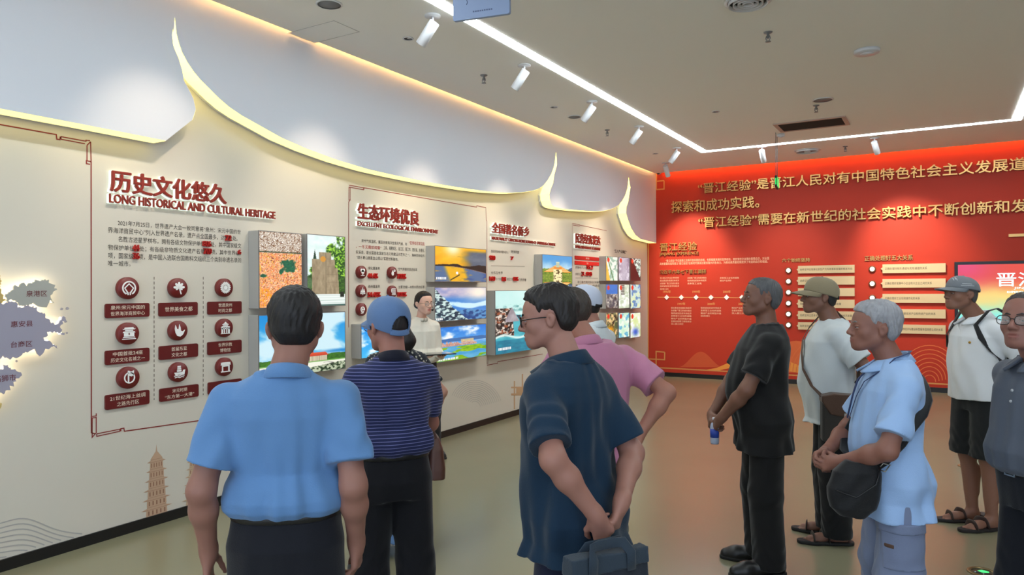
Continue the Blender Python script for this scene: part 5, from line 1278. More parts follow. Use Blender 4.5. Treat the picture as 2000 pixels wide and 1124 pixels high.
        for q in (-1, 1):
            fx = q*s.feet; kx = q*(0.5*s.feet+0.05)
            if hem < .4: v.chain([(q*.085*f, -.008, .86*f), (kx, .008, .47*f), (fx, -.015, hem*f-.06)], [r[0]*f*s.g, r[1]*f, r[2]*f], .025)
            else: v.cone((q*.085*f, -.008, .86*f), (kx*1.05, .008, hem*f-.06), r[0]*f*s.g, r[1]*f*1.05, .025)
        X, Y, Z = v.pts((slice(None),)*3)
        fo = (np.sin(60*Z+5*np.sin(22*X+seed)+14*Y+seed)*.5*np.exp(-((Z-.47*f)/.12)**2)+np.sin(75*Z+4*np.sin(30*X+20*Y+seed))*.6*np.exp(-((Z-(hem+.08)*f)/.10)**2)+np.sin(80*X*np.sign(X)+10*Z+seed)*.3+np.sin(50*Y+16*Z)*.3)*fold
        v.d = v.d+fo.astype(np.float32); s.tvol = (v, v.d.copy()); v.plane((0, 0, hem*f), (0, 0, -1)); v.plane((0, 0, waist*f), (0, 0, 1))
        return s.child(v.mesh(name), name, material)
    def patch(s, lo, hi, infl, name, material, parent):
        v, d0 = s.tvol; q = v.sl(np.array(lo)-.03, np.array(hi)+.03); w = Vol(lo, hi, v.h); w.lo = np.array([v.ax[i][q[i]][0] for i in range(3)], np.float32); w.ax = [v.ax[i][q[i]] for i in range(3)]; w.n = np.array([len(x) for x in w.ax]); w.d = d0[q]-infl
        X, Y, Z = w.ax[0][:, None, None], w.ax[1][None, :, None], w.ax[2][None, None, :]
        bx = np.maximum(np.maximum(np.maximum(lo[0]-X, X-hi[0]), np.maximum(lo[1]-Y, Y-hi[1])), np.maximum(lo[2]-Z, Z-hi[2])); w.d = np.maximum(np.maximum(w.d, bx), -(d0[q]+.008)).astype(np.float32)
        return s.child(w.mesh(name), name, material, None, parent)
    def belt(s, material, z=.985, w=.036, buckle=None):
        f = s.f; mb = MB(); N = 60; rows = []
        for i in range(N):
            t = 2*math.pi*i/N; o = []
            for e, dz in ((.010, -w/2), (.0165, -w/2+.003), (.0165, w/2-.003), (.010, w/2)): o.append(s.ringp(z*f+dz, t, e))
            rows.append(o)
        vs = [p for r in rows for p in r]; fs = []
        for i in range(N):
            for j in range(4): fs.append((i*4+j, i*4+(j+1) % 4, ((i+1) % N)*4+(j+1) % 4, ((i+1) % N)*4+j))
        mb.add(vs, fs, True); b = mb.build('belt', material, s.root)
        if buckle:
            p = s.ringp(z*f, 0, .018); bk = MB(); 
            for lo_, hi_ in (((-.024, 0, -.02), (.024, .006, -.014)), ((-.024, 0, .014), (.024, .006, .02)), ((-.024, 0, -.014), (-.018, .006, .014)), ((.018, 0, -.014), (.024, .006, .014))): bk.box(np.array(lo_)+p, np.array(hi_)+p)
            bk.build('buckle', buckle, b)
    def shoes(s, material, sole=None, name='shoe'):
        for q in (-1, 1):
            fx = q*s.feet; a = math.radians(s.feet_yaw[0] if q < 0 else s.feet_yaw[1]); fd = np.array((-math.sin(a), math.cos(a), 0)); bx = np.array((fx, -.02, 0))
            v = Vol(bx+np.array((-.16, -.16, -.02)), bx+np.array((.16, .30, .16)), .005)
            v.chain([bx-fd*.045+np.array((0, 0, .045)), bx+fd*.06+np.array((0, 0, .048)), bx+fd*.15+np.array((0, 0, .032)), bx+fd*.205+np.array((0, 0, .026))], [.040, .043, .044, .034], .03); v.cone(bx-fd*.01+np.array((0, 0, .05)), bx-fd*.012+np.array((0, 0, .09)), .042, .042, .02)
            v.plane((0, 0, .004), (0, 0, -1)); v.plane((0, 0, .095), (0, 0, 1)); o = s.child(v.mesh(name), name, material)
            w = Vol(bx+np.array((-.16, -.16, -.02)), bx+np.array((.16, .32, .06)), .004)
            w.chain([bx-fd*.045+np.array((0, 0, .01)), bx+fd*.06+np.array((0, 0, .01)), bx+fd*.15+np.array((0, 0, .01)), bx+fd*.208+np.array((0, 0, .01))], [.043, .043, .047, .036], .03); w.plane((0, 0, .0005), (0, 0, -1)); w.plane((0, 0, .02), (0, 0, 1)); s.child(w.mesh('sole'), 'sole', sole or material, parent=o)
    def sandals(s, material, sole):
        for q in (-1, 1):
            fx = q*s.feet; a = math.radians(s.feet_yaw[0] if q < 0 else s.feet_yaw[1]); fd = np.array((-math.sin(a), math.cos(a), 0)); sd = np.array((math.cos(a), math.sin(a), 0)); bx = np.array((fx, -.02, 0))
            w = Vol(bx+np.array((-.16, -.16, -.02)), bx+np.array((.16, .32, .06)), .004)
            w.chain([bx-fd*.05+np.array((0, 0, .01)), bx+fd*.05+np.array((0, 0, .01)), bx+fd*.15+np.array((0, 0, .01)), bx+fd*.215+np.array((0, 0, .012))], [.042, .041, .047, .036], .03); w.plane((0, 0, .0005), (0, 0, -1)); w.plane((0, 0, .022), (0, 0, 1)); o = s.child(w.mesh('sandal'), 'sandal', sole)
            for (y0, hgt, wd, tw) in ((.155, .050, .046, .0), (.085, .072, .043, .02), (-.035, .055, .038, 0)):
                P_ = []
                for t in np.linspace(-1, 1, 17):
                    if y0 < 0: p = bx+fd*(y0-.028*(1-t*t))+sd*t*.036+np.array((0, 0, .05+.012*(1-t*t)))
                    else: p = bx+fd*(y0+tw*t)+sd*t*wd+np.array((0, 0, .016+hgt*(1-t**4)*.9))
                    P_.append(p)
                MB().tube(P_, .0155, 10, flat=.28, updir=(0, 0, 1) if y0 < 0 else tuple(fd)).build('sandal_strap', material, o)
    def cap(s, material, line=(.155, .20), brim_len=.085, brim_m=None, opening=False, strap_m=None, tilt=0, eyel=None, label=None, name='cap', top=.0):
        """crown as an explicit shell in the head frame, brim bent plate"""
        c = np.array((0, -.013, .142)); R3 = np.array((.0875, .108, .094+top)); N, Mv = (72, 18) if not opening else (220, 54); mb = MB()
        def cr(q): return math.cos(q) if q > 0 else 1-.22*q*q
        def rim(a):   # a=0 at the front; elevation of the rim; lower at the back
            fr = (1+math.cos(a))/2; return (line[1]*fr+line[0]*(1-fr))
        vs = []; 
        for i in range(N):
            a = 2*math.pi*i/N; z0 = rim(a); e0 = math.asin(np.clip((z0-c[2])/R3[2], -1, 1))
            for j in range(Mv+1):
                e = e0+(math.pi/2-e0)*j/Mv; w = 1+.012*math.sin(6*a)*math.cos(e)*.3
                p = c+np.array((R3[0]*cr(e)*math.sin(a)*w, R3[1]*cr(e)*math.cos(a)*w, R3[2]*math.sin(e))); p[2] += .012*max(0, math.cos(a))*math.sin(2*max(e, 0)); vs.append(s.hp(p))
        fs = []; fc = []
        for i in range(N):
            a = 2*math.pi*(i+.5)/N; back = abs(a-math.pi)
            for j in range(Mv):
                if opening and back < .55 and (j+.5)/Mv > .055 and (j+.5)/Mv < .055+.34*math.sqrt(max(0, 1-(back/.55)**2)): continue
                fs.append((i*(Mv+1)+j, ((i+1) % N)*(Mv+1)+j, ((i+1) % N)*(Mv+1)+j+1, i*(Mv+1)+j+1))
        mb.add(vs, fs, True); o = mb.build(name, material, s.root); md = o.modifiers.new('cloth', 'SOLIDIFY'); md.thickness = .003; md.offset = 0
        o['label'] = label or 'cap'
        b = MB(); nu, nv = 28, 8; A = math.radians(78); vs = []
        for j in range(nv+1):
            for i in range(nu+1):
                a = -A+2*A*i/nu; z0 = rim(a); e0 = math.asin(np.clip((z0-c[2])/R3[2], -1, 1)); p0 = c+np.array((R3[0]*cr(e0)*math.sin(a), R3[1]*cr(e0)*math.cos(a), R3[2]*math.sin(e0)))
                L = brim_len*math.cos(a*90/78*math.pi/180*180/math.pi*.98 if False else a*1.12)**.75 if math.cos(a*1.12) > 0 else 0
                t = j/nv; x = p0[0]*(1-.10*t); y = p0[1]+L*t; z = p0[2]-.10*L*t*4*.5-.020*(x/.08)**2*t+math.tan(math.radians(tilt))*L*t; vs.append(s.hp((x, y, z)))
        fs = [(j*(nu+1)+i, j*(nu+1)+i+1, (j+1)*(nu+1)+i+1, (j+1)*(nu+1)+i) for j in range(nv) for i in range(nu)]
        b.add(vs, fs, True); br = b.build('brim', brim_m or material, o); md = br.modifiers.new('card', 'SOLIDIFY'); md.thickness = .0045; md.offset = 0
        MB().lathe([(0, .006), (.005, .005), (.008, .001), (.008, -.002), (0, -.003)], 16, tuple(s.hp(c+np.array((0, 0, R3[2]+.001)))), s.T[0] @ np.array((0, 0, 1.0))).build('top_button', material, o)
        if strap_m is not None:
            P_ = []
            for a in np.linspace(math.pi-.62, math.pi+.62, 21):
                z0 = rim(a)+.008; e0 = math.asin(np.clip((z0-c[2])/R3[2], -1, 1)); P_.append(s.hp(c+np.array((R3[0]*cr(e0)*math.sin(a), R3[1]*cr(e0)*math.cos(a), R3[2]*math.sin(e0)))*1.012))
            MB().tube(P_, .0125, 8, flat=.22, updir=tuple(-(s.T[0] @ np.array((0, 1.0, .0))))).build('adjuster_strap', strap_m, o)
        if eyel is not None:
            for a in (-.5, .5):
                for tt in (.52,):
                    e = math.pi/2*tt; pp = c+np.array((R3[0]*math.cos(e)*math.sin(a), R3[1]*math.cos(e)*math.cos(a), R3[2]*math.sin(e)))*1.0; MB().lathe([(0, .003), (.005, .002), (.006, -.001)], 12, tuple(s.hp(pp)), s.T[0] @ unit(pp-c)).build('eyelet', eyel, o)
        return o
    def glasses(s, frame, lens, r=(.024, .019), tube=.0016, dy=.104):
        g = None; loops = []
        def lp(q): return [s.hp((q*.033+r[0]*math.copysign(abs(math.cos(t))**.75, math.cos(t)), dy-.10*abs(q*.033+r[0]*math.cos(t))**1.0*.35, .110+r[1]*math.copysign(abs(math.sin(t))**.75, math.sin(t)))) for t in np.linspace(0, 2*math.pi, 29)]
        fr = MB()
        for q in (-1, 1): fr.tube(lp(q), tube, 8, cap=False)
        fr.tube([s.hp((-.010, dy-.001, .113)), s.hp((0, dy+.002, .116)), s.hp((.010, dy-.001, .113))], tube, 8)
        g = fr.build('glasses', frame, s.root); g['label'] = 'pair of glasses'
        for q in (-1, 1):
            MB().tube([s.hp((q*.057, dy-.003, .114)), s.hp((q*.072, dy-.018, .115)), s.hp((q*.078, .02, .114)), s.hp((q*.079, -.008, .112)), s.hp((q*.078, -.03, .098))], tube*.9, 8).build('temple', frame, g)
            L = lp(q)[:-1]; c = sum(L)/len(L); MB().add([c]+L, [(0, i+1, (i+1) % len(L)+1) for i in range(len(L))], True).build('lens', lens, g)

M_EYE = mat('eye_white', (150, 142, 138), 0.35); M_IRIS = mat('eye_iris', (34, 22, 18), 0.2)
def floor_at(px, dep):
    return CAM + dep*(FWD+(px-CX)/FPX*RT) 
def loc_at(px, dep, zfix=0.0):
    d = ray(px, 562); k = dep/ (d @ FWD); p = CAM+d*k; return (float(p[0]), float(p[1]), zfix)

# ---------------------------------------------------------------- the visitors and their guide
def cloth(name, rgb, rough=0.8, bump=(240, .12), var=(6, .05), sheen=0.15): return mat(name, rgb, rough, spec=0.25, bump=bump, var=var, sheen=sheen)
def striped(name, base, line, period=.0135, duty=.24):
    m = cloth(name, base); nt = m.node_tree; b = nt.nodes['Principled BSDF']; tc = nt.nodes.new('ShaderNodeTexCoord'); sx = nt.nodes.new('ShaderNodeSeparateXYZ'); nt.links.new(tc.outputs['Object'], sx.inputs[0])
    n = nt.nodes.new('ShaderNodeTexNoise'); n.inputs['Scale'].default_value = 4; nt.links.new(tc.outputs['Object'], n.inputs['Vector'])
    ad = nt.nodes.new('ShaderNodeMath'); ad.operation = 'MULTIPLY_ADD'; ad.inputs[1].default_value = .012; nt.links.new(n.outputs['Fac'], ad.inputs[0]); nt.links.new(sx.outputs['Z'], ad.inputs[2])
    d = nt.nodes.new('ShaderNodeMath'); d.operation = 'DIVIDE'; d.inputs[1].default_value = period; nt.links.new(ad.outputs[0], d.inputs[0]); fr = nt.nodes.new('ShaderNodeMath'); fr.operation = 'FRACT'; nt.links.new(d.outputs[0], fr.inputs[0])
    lt = nt.nodes.new('ShaderNodeMath'); lt.operation = 'LESS_THAN'; lt.inputs[1].default_value = duty; nt.links.new(fr.outputs[0], lt.inputs[0])
    mx = nt.nodes.new('ShaderNodeMix'); mx.data_type = 'RGBA'; mx.inputs['A'].default_value = (*lin(base), 1); mx.inputs['B'].default_value = (*lin(line), 1); nt.links.new(lt.outputs[0], mx.inputs['Factor']); nt.links.new(mx.outputs['Result'], b.inputs['Base Color']); return m
def spotted(name, base, spot, scale=40):
    m = cloth(name, base); nt = m.node_tree; b = nt.nodes['Principled BSDF']; tc = nt.nodes.new('ShaderNodeTexCoord'); n = nt.nodes.new('ShaderNodeTexVoronoi'); n.inputs['Scale'].default_value = scale; nt.links.new(tc.outputs['Object'], n.inputs['Vector'])
    lt = nt.nodes.new('ShaderNodeMath'); lt.operation = 'LESS_THAN'; lt.inputs[1].default_value = .33; nt.links.new(n.outputs['Distance'], lt.inputs[0]); mx = nt.nodes.new('ShaderNodeMix'); mx.data_type = 'RGBA'; mx.inputs['A'].default_value = (*lin(base), 1); mx.inputs['B'].default_value = (*lin(spot), 1); nt.links.new(lt.outputs[0], mx.inputs['Factor']); nt.links.new(mx.outputs['Result'], b.inputs['Base Color']); return m
m_leather = mat('black_leather', (24, 23, 24), 0.4); m_shoe = mat('shoe_leather', (22, 22, 24), 0.4); m_solem = mat('rubber_sole', (18, 18, 18), 0.7)
m_buckle = mat('buckle_metal', (170, 165, 155), 0.3, metal=1.0)
m_lens = bpy.data.materials.new('spectacle_glass'); m_lens.use_nodes = True
_b = m_lens.node_tree.nodes['Principled BSDF']; _b.inputs['Base Color'].default_value = (.9, .95, .95, 1); _b.inputs['Roughness'].default_value = .05; _b.inputs['Alpha'].default_value = .18
m_fr_dark = mat('spectacle_frame_dark', (38, 34, 32), 0.3, metal=.4); m_fr_metal = mat('spectacle_frame_metal', (150, 140, 125), 0.3, metal=1.0)

def to_world(p, v):
    c, s_ = math.cos(p.rz), math.sin(p.rz); return (p.loc[0]+c*v[0]-s_*v[1], p.loc[1]+s_*v[0]+c*v[1], p.loc[2]+v[2])
class Held:
    """a thing worn or held by a person: an Empty at its own centre, shapes given in the person's frame"""
    def __init__(s, p, name, label, cat, c):
        s.c = np.array(c, float); s.o = empty(name, to_world(p, s.c), p.rz); tag(s.o, label, cat)
    def mesh(s, mb, name, m, bevel=0):
        mb.v = [tuple(np.array(q)-s.c) for q in mb.v]; return mb.build(name, m, s.o, bevel)
    def vol(s, v, name, m):
        v.lo = (v.lo-s.c).astype(np.float32); return link(name, v.mesh(name), m, s.o)

# 1 ---- pale blue polo, nearest, from behind
p = Person('man in pale blue polo and dark belted trousers, nearest the camera, seen from behind', loc_at(558, 2.27), 6, head_x=.024, S=1.612, g=.98, belly=.010, head=(10, -4, 0), neck_fwd=.02, shw=.182, skin=(150, 106, 92), res=.006)
p.set_arm(-1, (-.238, .0, .805), (-.25, -1, 0), (-.05, .1, -1), (1, .1, 0), 18); p.set_arm(1, (.212, .02, .805), (.25, -1, 0), (.0, .1, -1), (-1, .2, 0), 30)
p.body(); p.hair((30, 27, 28), 'full', th=.014, seed=2); m1 = cloth('pale_blue_knit', (94, 134, 182)); p.shirt(m1, tuck=.985, ease=.018, sleeve=.72, sl_r=(.074, .086), seed=1, fold=.008, blouse=.030); p.collar(m1)
t1 = cloth('dark_navy_trousers', (17, 19, 28)); p.trousers(t1, waist=1.02, seed=2, r=(.102, .086, .082)); p.belt(m_leather, .985); p.shoes(m_shoe, m_solem); p.eyes()
P1 = p
# 2 ---- striped polo and blue cap
p = Person('man in navy striped polo and faded blue cap, seen from behind', loc_at(764, 3.08), 20, S=1.575, g=.95, belly=.012, head=(22, -5, 0), shw=.160, skin=(160, 108, 94))
p.set_arm(-1, (-.07, .235, .90), (-1, -.4, -.3), (.9, .5, -.1), (0, -1, 0), 35); p.set_arm(1, (.07, .25, .88), (1, -.3, -.3), (-.9, .4, -.1), (0, -1, 0), 35)
p.body(); p.hair((40, 36, 36), th=.004, seed=3, strand=.001, line=([-.12, -.06, -.040, -.026, .012, .026, .040, .066, .09], [.085, .088, .095, .130, .132, .130, .160, .19, .2])); m2 = striped('navy_striped_knit', (34, 40, 80), (112, 116, 168), duty=.2); p.shirt(m2, tuck=1.0, ease=.018, sleeve=.72, sl_r=(.070, .078), seed=4, fold=.006, blouse=.022); p.collar(cloth('dark_navy_collar', (20, 22, 38)))
p.trousers(cloth('black_trousers', (15, 15, 21)), waist=1.03, seed=5, r=(.102, .088, .086)); p.belt(m_leather, 1.0); p.shoes(m_shoe, m_solem); p.eyes()
m2c = cloth('faded_blue_cotton', (94, 122, 164)); p.cap(m2c, line=(.064, .150), brim_len=.085, opening=True, strap_m=m2c, eyel=m_buckle, label='faded blue cap'); p.glasses(m_fr_metal, m_lens)
P2 = p
# 3 ---- the guide
p = Person('guide in cream blouse with glasses and headset, facing the group by the wall', loc_at(824, 6.95), -150, S=1.585, g=.86, belly=-.01, head=(12, -3, 0), shw=.146, female=True, skin=(226, 178, 156), hs=.93, res=.0045)
p.set_arm(-1, (-.10, .215, .985), (-.35, -.9, -.4), (.45, .88, .03), (0, 0, 1), 4, thumb=.1); p.set_arm(1, (.10, .215, .985), (.35, -.9, -.4), (-.45, .88, .03), (0, 0, 1), 4, thumb=.1)
p.body(); m3 = cloth('cream_blouse', (226, 220, 206), 0.65); p.shirt(m3, tuck=.98, ease=.016, long=True, sl_r=(.056, .054), seed=6, fold=.006, blouse=.025); p.collar(m3, gap=6, h=.026, flare=.004, drop=.02)
p.trousers(cloth('black_wide_trousers', (26, 25, 28)), waist=1.02, seed=3, r=(.098, .09, .092)); p.shoes(m_shoe, m_solem); p.eyes((40, 30, 26))
hl = ([-.12, -.06, -.040, -.026, .006, .022, .034, .05, .07, .09], [.040, .045, .060, .082, .088, .105, .135, .172, .190, .198])
h = p.hair((26, 20, 20), th=.017, line=hl, seed=5, strand=.0012)
v = Vol(p.hp((0, -.11, .09))-.09, p.hp((0, -.11, .09))+.09, .004); v.ell((0, -.112, .088), (.044, .036, .042), .01, 'u', p.T); p.child(v.mesh('hair_bun'), 'hair_bun', h.data.materials[0], None, h)
p.glasses(m_fr_metal, m_lens, r=(.025, .021))
hs_ = MB().tube([p.hp((-.080, -.005, .118)), p.hp((-.082, .01, .100)), p.hp((-.078, .05, .070)), p.hp((-.055, .092, .052)), p.hp((-.030, .114, .050))], .0022, 8).build('headset_microphone', m_solem, p.root)
mc = MB(); mc.lathe([(0, -.012), (.008, -.008), (.0095, 0), (.008, .008), (0, .012)], 16, tuple(p.hp((-.024, .118, .050))), p.T[0] @ np.array((1.0, .2, 0))); mc.build('microphone_foam', m_solem, hs_)
H = Held(p, 'tablet_board', 'thin dark tablet board held flat in the hands of the guide', 'tablet', (0, .30, 1.005))
H.mesh(MB().box((-.16, .21, 1.013), (.16, .43, 1.022)), 'board', mat('dark_glass', (30, 34, 38), .12), .003); H.mesh(MB().box((-.15, .22, 1.0221), (.15, .42, 1.0226)), 'screen', mat('dark_screen', (18, 20, 24), .08))
P3g = p
# 4 ---- woman behind the striped polo
p = Person('woman in dark flowered top and long pale blue skirt, hidden behind the striped polo man', loc_at(774, 4.45), 14, S=1.49, g=.95, head=(16, -2, 0), shw=.160, female=True, skin=(196, 146, 124), hs=.95)
p.set_arm(-1, (-.10, .25, .86), (-1, -.3, -.3), (.8, .5, -.1), (0, -1, 0), 40); p.set_arm(1, (.215, .10, .79), (1, -.5, 0), (-.1, .25, -1), (-1, 0, 0), 55)
p.body(); h = p.hair((28, 22, 22), th=.016, line=([-.12, -.05, -.026, .012, .03, .05, .09], [.0, .0, .02, .06, .10, .165, .19]), seed=7)
v = Vol(p.hp((0, -.1, .02))-.14, p.hp((0, -.1, .02))+.14, .005); v.chain([p.hp((.02, -.10, .09)), p.hp((.035, -.125, .02)), p.hp((.035, -.11, -.05))], [.042, .046, .02], .03); p.child(v.mesh('ponytail'), 'ponytail', h.data.materials[0], None, h)
m4 = spotted('dark_flowered_cotton', (32, 36, 44), (190, 186, 170), 42); p.shirt(m4, hem=.80, ease=.018, sleeve=.72, sl_r=(.062, .068), seed=9); p.eyes()
v = Vol((-.3, -.3, .03), (.3, .3, .95), .007); v.loft([(.10, .205, .175, .0), (.3, .195, .16, 0), (.6, .18, .145, 0), (.78, .17, .135, -.008), (.9, .148, .115, 0)], .02); X, Y, Z = v.pts((slice(None),)*3); an = np.arctan2(X, Y); v.d = v.d+(.010*np.sin(9*an+1.5*np.sin(5*Z))*np.clip((.85-Z)/.6, 0, 1)).astype(np.float32); v.plane((0, 0, .10), (0, 0, -1)); v.plane((0, 0, .88), (0, 0, 1))
p.child(v.mesh('skirt'), 'skirt', cloth('pale_blue_denim', (92, 124, 166))); p.shoes(m_shoe, m_solem)
H = Held(p, 'handbag', 'brown leather handbag hanging beside the flowered top woman', 'bag', (.24, .06, .60)); mb_ = mat('brown_leather', (84, 52, 42), .45)
v = Vol((.12, -.16, .40), (.36, .32, .74), .006); v.loft([(.44, .055, .165, .08, .24), (.50, .058, .16, .08, .24), (.62, .045, .13, .08, .24), (.69, .022, .10, .08, .24)], .02, n=4); H.vol(v, 'bag_body', mb_)
H.mesh(MB().tube([(.24, -.02, .685), (.225, .03, .745), (.222, .10, .755), (.225, .14, .745), (.24, .18, .685)], .007, 10), 'handle', mb_)
# 5 ---- teal polo, bag behind the back
p = Person('man in dark teal polo with glasses, holding a black tote behind his back', loc_at(1119, 2.52), 46, S=1.618, hs=.93, g=.94, belly=.025, lean=.05, head=(38, -8, 4), neck_fwd=.035, shw=.152, skin=(158, 112, 98), res=.005)
p.set_arm(-1, (-.140, -.205, .897), (-1, -.3, 0), (.42, -.10, -.9), (.7, .75, .15), [30, 42, 50, 58], thumb=.5); p.set_arm(1, (-.030, -.222, .922), (1, .1, 0), (-.45, .02, -.88), (-.4, .9, -.1), [45, 55, 62, 70], drop=(-.028, -.02, -.01), thumb=.5)
p.body(); p.hair((34, 29, 28), 'full', th=.016, seed=8, line=([-.13, -.06, -.045, -.026, .012, .026, .040, .066, .09], [.036, .040, .060, .128, .130, .108, .155, .186, .195]))
m5 = cloth('dark_teal_knit', (14, 42, 64)); p.shirt(m5, hem=.74, ease=.03, sleeve=.82, sl_r=(.070, .080), seed=11, fold=.007, flare=.028); p.collar(m5, h=.04, flare=.03); p.trousers(cloth('navy_trousers', (22, 27, 50)), seed=12, r=(.092, .088, .086)); p.shoes(m_shoe, m_solem); p.eyes((30, 26, 26)); p.glasses(m_fr_dark, m_lens, r=(.026, .020), tube=.002)
P5 = p
H = Held(p, 'tote_bag', 'black fabric tote bag hanging from the hands of the teal polo man', 'bag', (-.17, -.27, .60)); m_tote = cloth('black_tote_fabric', (34, 40, 50)); m_web = cloth('grey_webbing', (44, 56, 68))
v = Vol((-.42, -.46, .36), (.12, -.10, .90), .006); a_ = math.radians(-18); ca, sa = math.cos(a_), math.sin(a_)
def tote(X, Y, Z):
    x = (X+.165)*ca+(Y+.262)*sa; y = -(X+.165)*sa+(Y+.262)*ca
    return np.maximum(np.maximum(np.abs(x)-.140+.0*Z, np.abs(y)-(.022+.05*np.clip((.805-Z)/.4, 0, 1)+.004*np.sin(x*40))), np.maximum(Z-.805-.02*x+.006*np.sin(x*14), .42-Z))
v.op(tote, (-.40, -.44, .40), (.10, -.12, .85), .01); tb = H.vol(v, 'bag_body', m_tote)
v = Vol((-.42, -.46, .64), (.12, -.10, .90), .005)
def toteb(X, Y, Z):
    x = (X+.165)*ca+(Y+.262)*sa; y = -(X+.165)*sa+(Y+.262)*ca
    return np.maximum(np.maximum(np.abs(x)-.144, np.abs(y)-(.026+.05*np.clip((.805-Z)/.4, 0, 1)+.004*np.sin(x*40))), np.maximum(Z-.808-.02*x+.006*np.sin(x*14), .755+.02*x-Z))
v.op(toteb, (-.40, -.44, .66), (.10, -.12, .85), .01); H.vol(v, 'top_band', m_web)
tw = lambda x, y, z: (-.165+x*ca-y*sa, -.262+x*sa+y*ca, z)
for y_ in (-.036, .030):
    H.mesh(MB().tube([tw(-.075, y_, .75), tw(-.073, y_, .805), tw(-.062, y_*.35, .832), tw(-.035, y_*.1, .832), tw(.02, y_*.1, .832), tw(.052, y_*.35, .832), tw(.066, y_, .805), tw(.068, y_, .75)], .017, 10, flat=.16, updir=(sa*0-sa, ca, 0)), 'handle', m_web)
# 6 ---- pink shirt, hand on hip
p = Person('man in pink checked shirt with hand on hip, behind the teal polo man', loc_at(1154, 3.45), 24, head_x=-.05, S=1.615, g=1.08, belly=.025, lean=.03, head=(26, -4, 0), neck_fwd=.05, hs=.94, shw=.182, skin=(164, 112, 94))
p.set_arm(-1, (-.10, .22, .92), (-1, -.3, -.3), (.8, .5, -.1), (0, -1, 0), 40); p.set_arm(1, (.165, -.155, .93), (1.0, -.75, .35), (-.25, -.05, -.95), (-.9, .4, 0), 35, drop=(.012, 0, 0))
p.body(); p.hair((62, 54, 48), th=.012, seed=13)
m6 = cloth('pink_checked_cotton', (186, 122, 150)); p.shirt(m6, hem=.76, ease=.026, sleeve=.74, sl_r=(.078, .084), seed=14, fold=.005, flare=.016); p.collar(m6); p.trousers(cloth('olive_grey_trousers', (92, 92, 80)), seed=15, r=(.094, .09, .084)); p.shoes(m_shoe, m_solem); p.eyes()
w_ = p.arm[1][2]+unit((-.25, -.05, -.95))*.09
H = Held(p, 'rolled_paper', 'rolled printed paper held at the hip of the pink shirt man', 'paper', tuple(w_)); pr_d = unit((.35, -.1, -.90))
H.mesh(MB().tube([w_-pr_d*.10+np.array((-.012, .012, 0)), w_+pr_d*.09+np.array((-.012, .012, 0))], .017, 16), 'paper_roll', spotted('printed_paper', (222, 224, 222), (70, 90, 110), 60))
# 7 ---- white cap beyond
p = Person('man in white cap with black strap, mostly hidden behind the pink shirt man', loc_at(1152, 4.72), 50, S=1.625, g=1.0, head=(10, 0, 0), shw=.172, skin=(160, 110, 92), res=.0075)
for q in (-1, 1): p.set_arm(q, (q*.07, .24, .90), (q, -.3, -.3), (-q*.9, .5, -.1), (0, -1, 0), 35)
p.body(); p.hair((40, 36, 34), th=.004, seed=16, strand=.001); m7 = cloth('white_knit', (214, 222, 224)); p.shirt(m7, hem=.76, sleeve=.7, sl_r=(.072, .082), seed=17); p.collar(m7); p.trousers(cloth('grey_trousers', (70, 72, 78)), seed=18); p.shoes(m_shoe, m_solem); p.eyes(); p.cap(cloth('white_cap_cotton', (196, 204, 222)), line=(.092, .15), strap_m=m_solem, label='white cap')
# 8 ---- black tee
p = Person('man all in black with grey hair, hands clasped in front, facing left', loc_at(1487, 4.15), 84, S=1.665, g=1.0, belly=.038, lean=.0, head=(4, 6, 0), neck_fwd=-.015, shw=.172, skin=(122, 84, 68), feet_yaw=(10, -12))
p.set_arm(-1, (-.10, .25, .875), (-1, .15, -.5), (.75, .35, -.6), (.2, -1, -.2), 40, drop=(0, .02, -.02)); p.set_arm(1, (.05, .28, .86), (1, .1, -.5), (-.75, .25, -.6), (-.2, -1, -.2), 40, drop=(0, .02, -.02))
p.body(); p.hair((86, 86, 88), th=.009, seed=19); m8 = cloth('black_tee', (21, 21, 22)); p.shirt(m8, hem=.70, ease=.028, sleeve=.70, sl_r=(.076, .088), seed=20, fold=.006, flare=.014); p.crew(m8); p.trousers(cloth('black_slacks', (17, 17, 18)), seed=21, r=(.098, .094, .09), hem=.045); p.shoes(m_shoe, m_solem); p.eyes((50, 46, 46))
w_ = (p.arm[-1][2]+p.arm[1][2])/2+np.array((-.012, .012, -.085)); H = Held(p, 'water_bottle', 'small bottle with blue label held in the hands of the black-dressed man', 'bottle', tuple(w_))
H.mesh(MB().lathe([(0, -.070), (.022, -.068), (.025, -.055), (.025, .03), (.02, .05), (.011, .06), (.011, .068), (0, .068)], 20, tuple(w_)), 'bottle_body', mat('clear_plastic', (170, 178, 200), .15)); H.mesh(MB().lathe([(.0255, -.03), (.0258, -.03), (.0258, .02), (.0255, .02)], 20, tuple(w_)), 'bottle_label', mat('blue_label', (40, 70, 170), .4)); H.mesh(MB().lathe([(0, .068), (.0125, .068), (.0125, .083), (0, .084)], 16, tuple(w_)), 'bottle_cap', mat('white_cap_plastic', (200, 206, 215), .4))
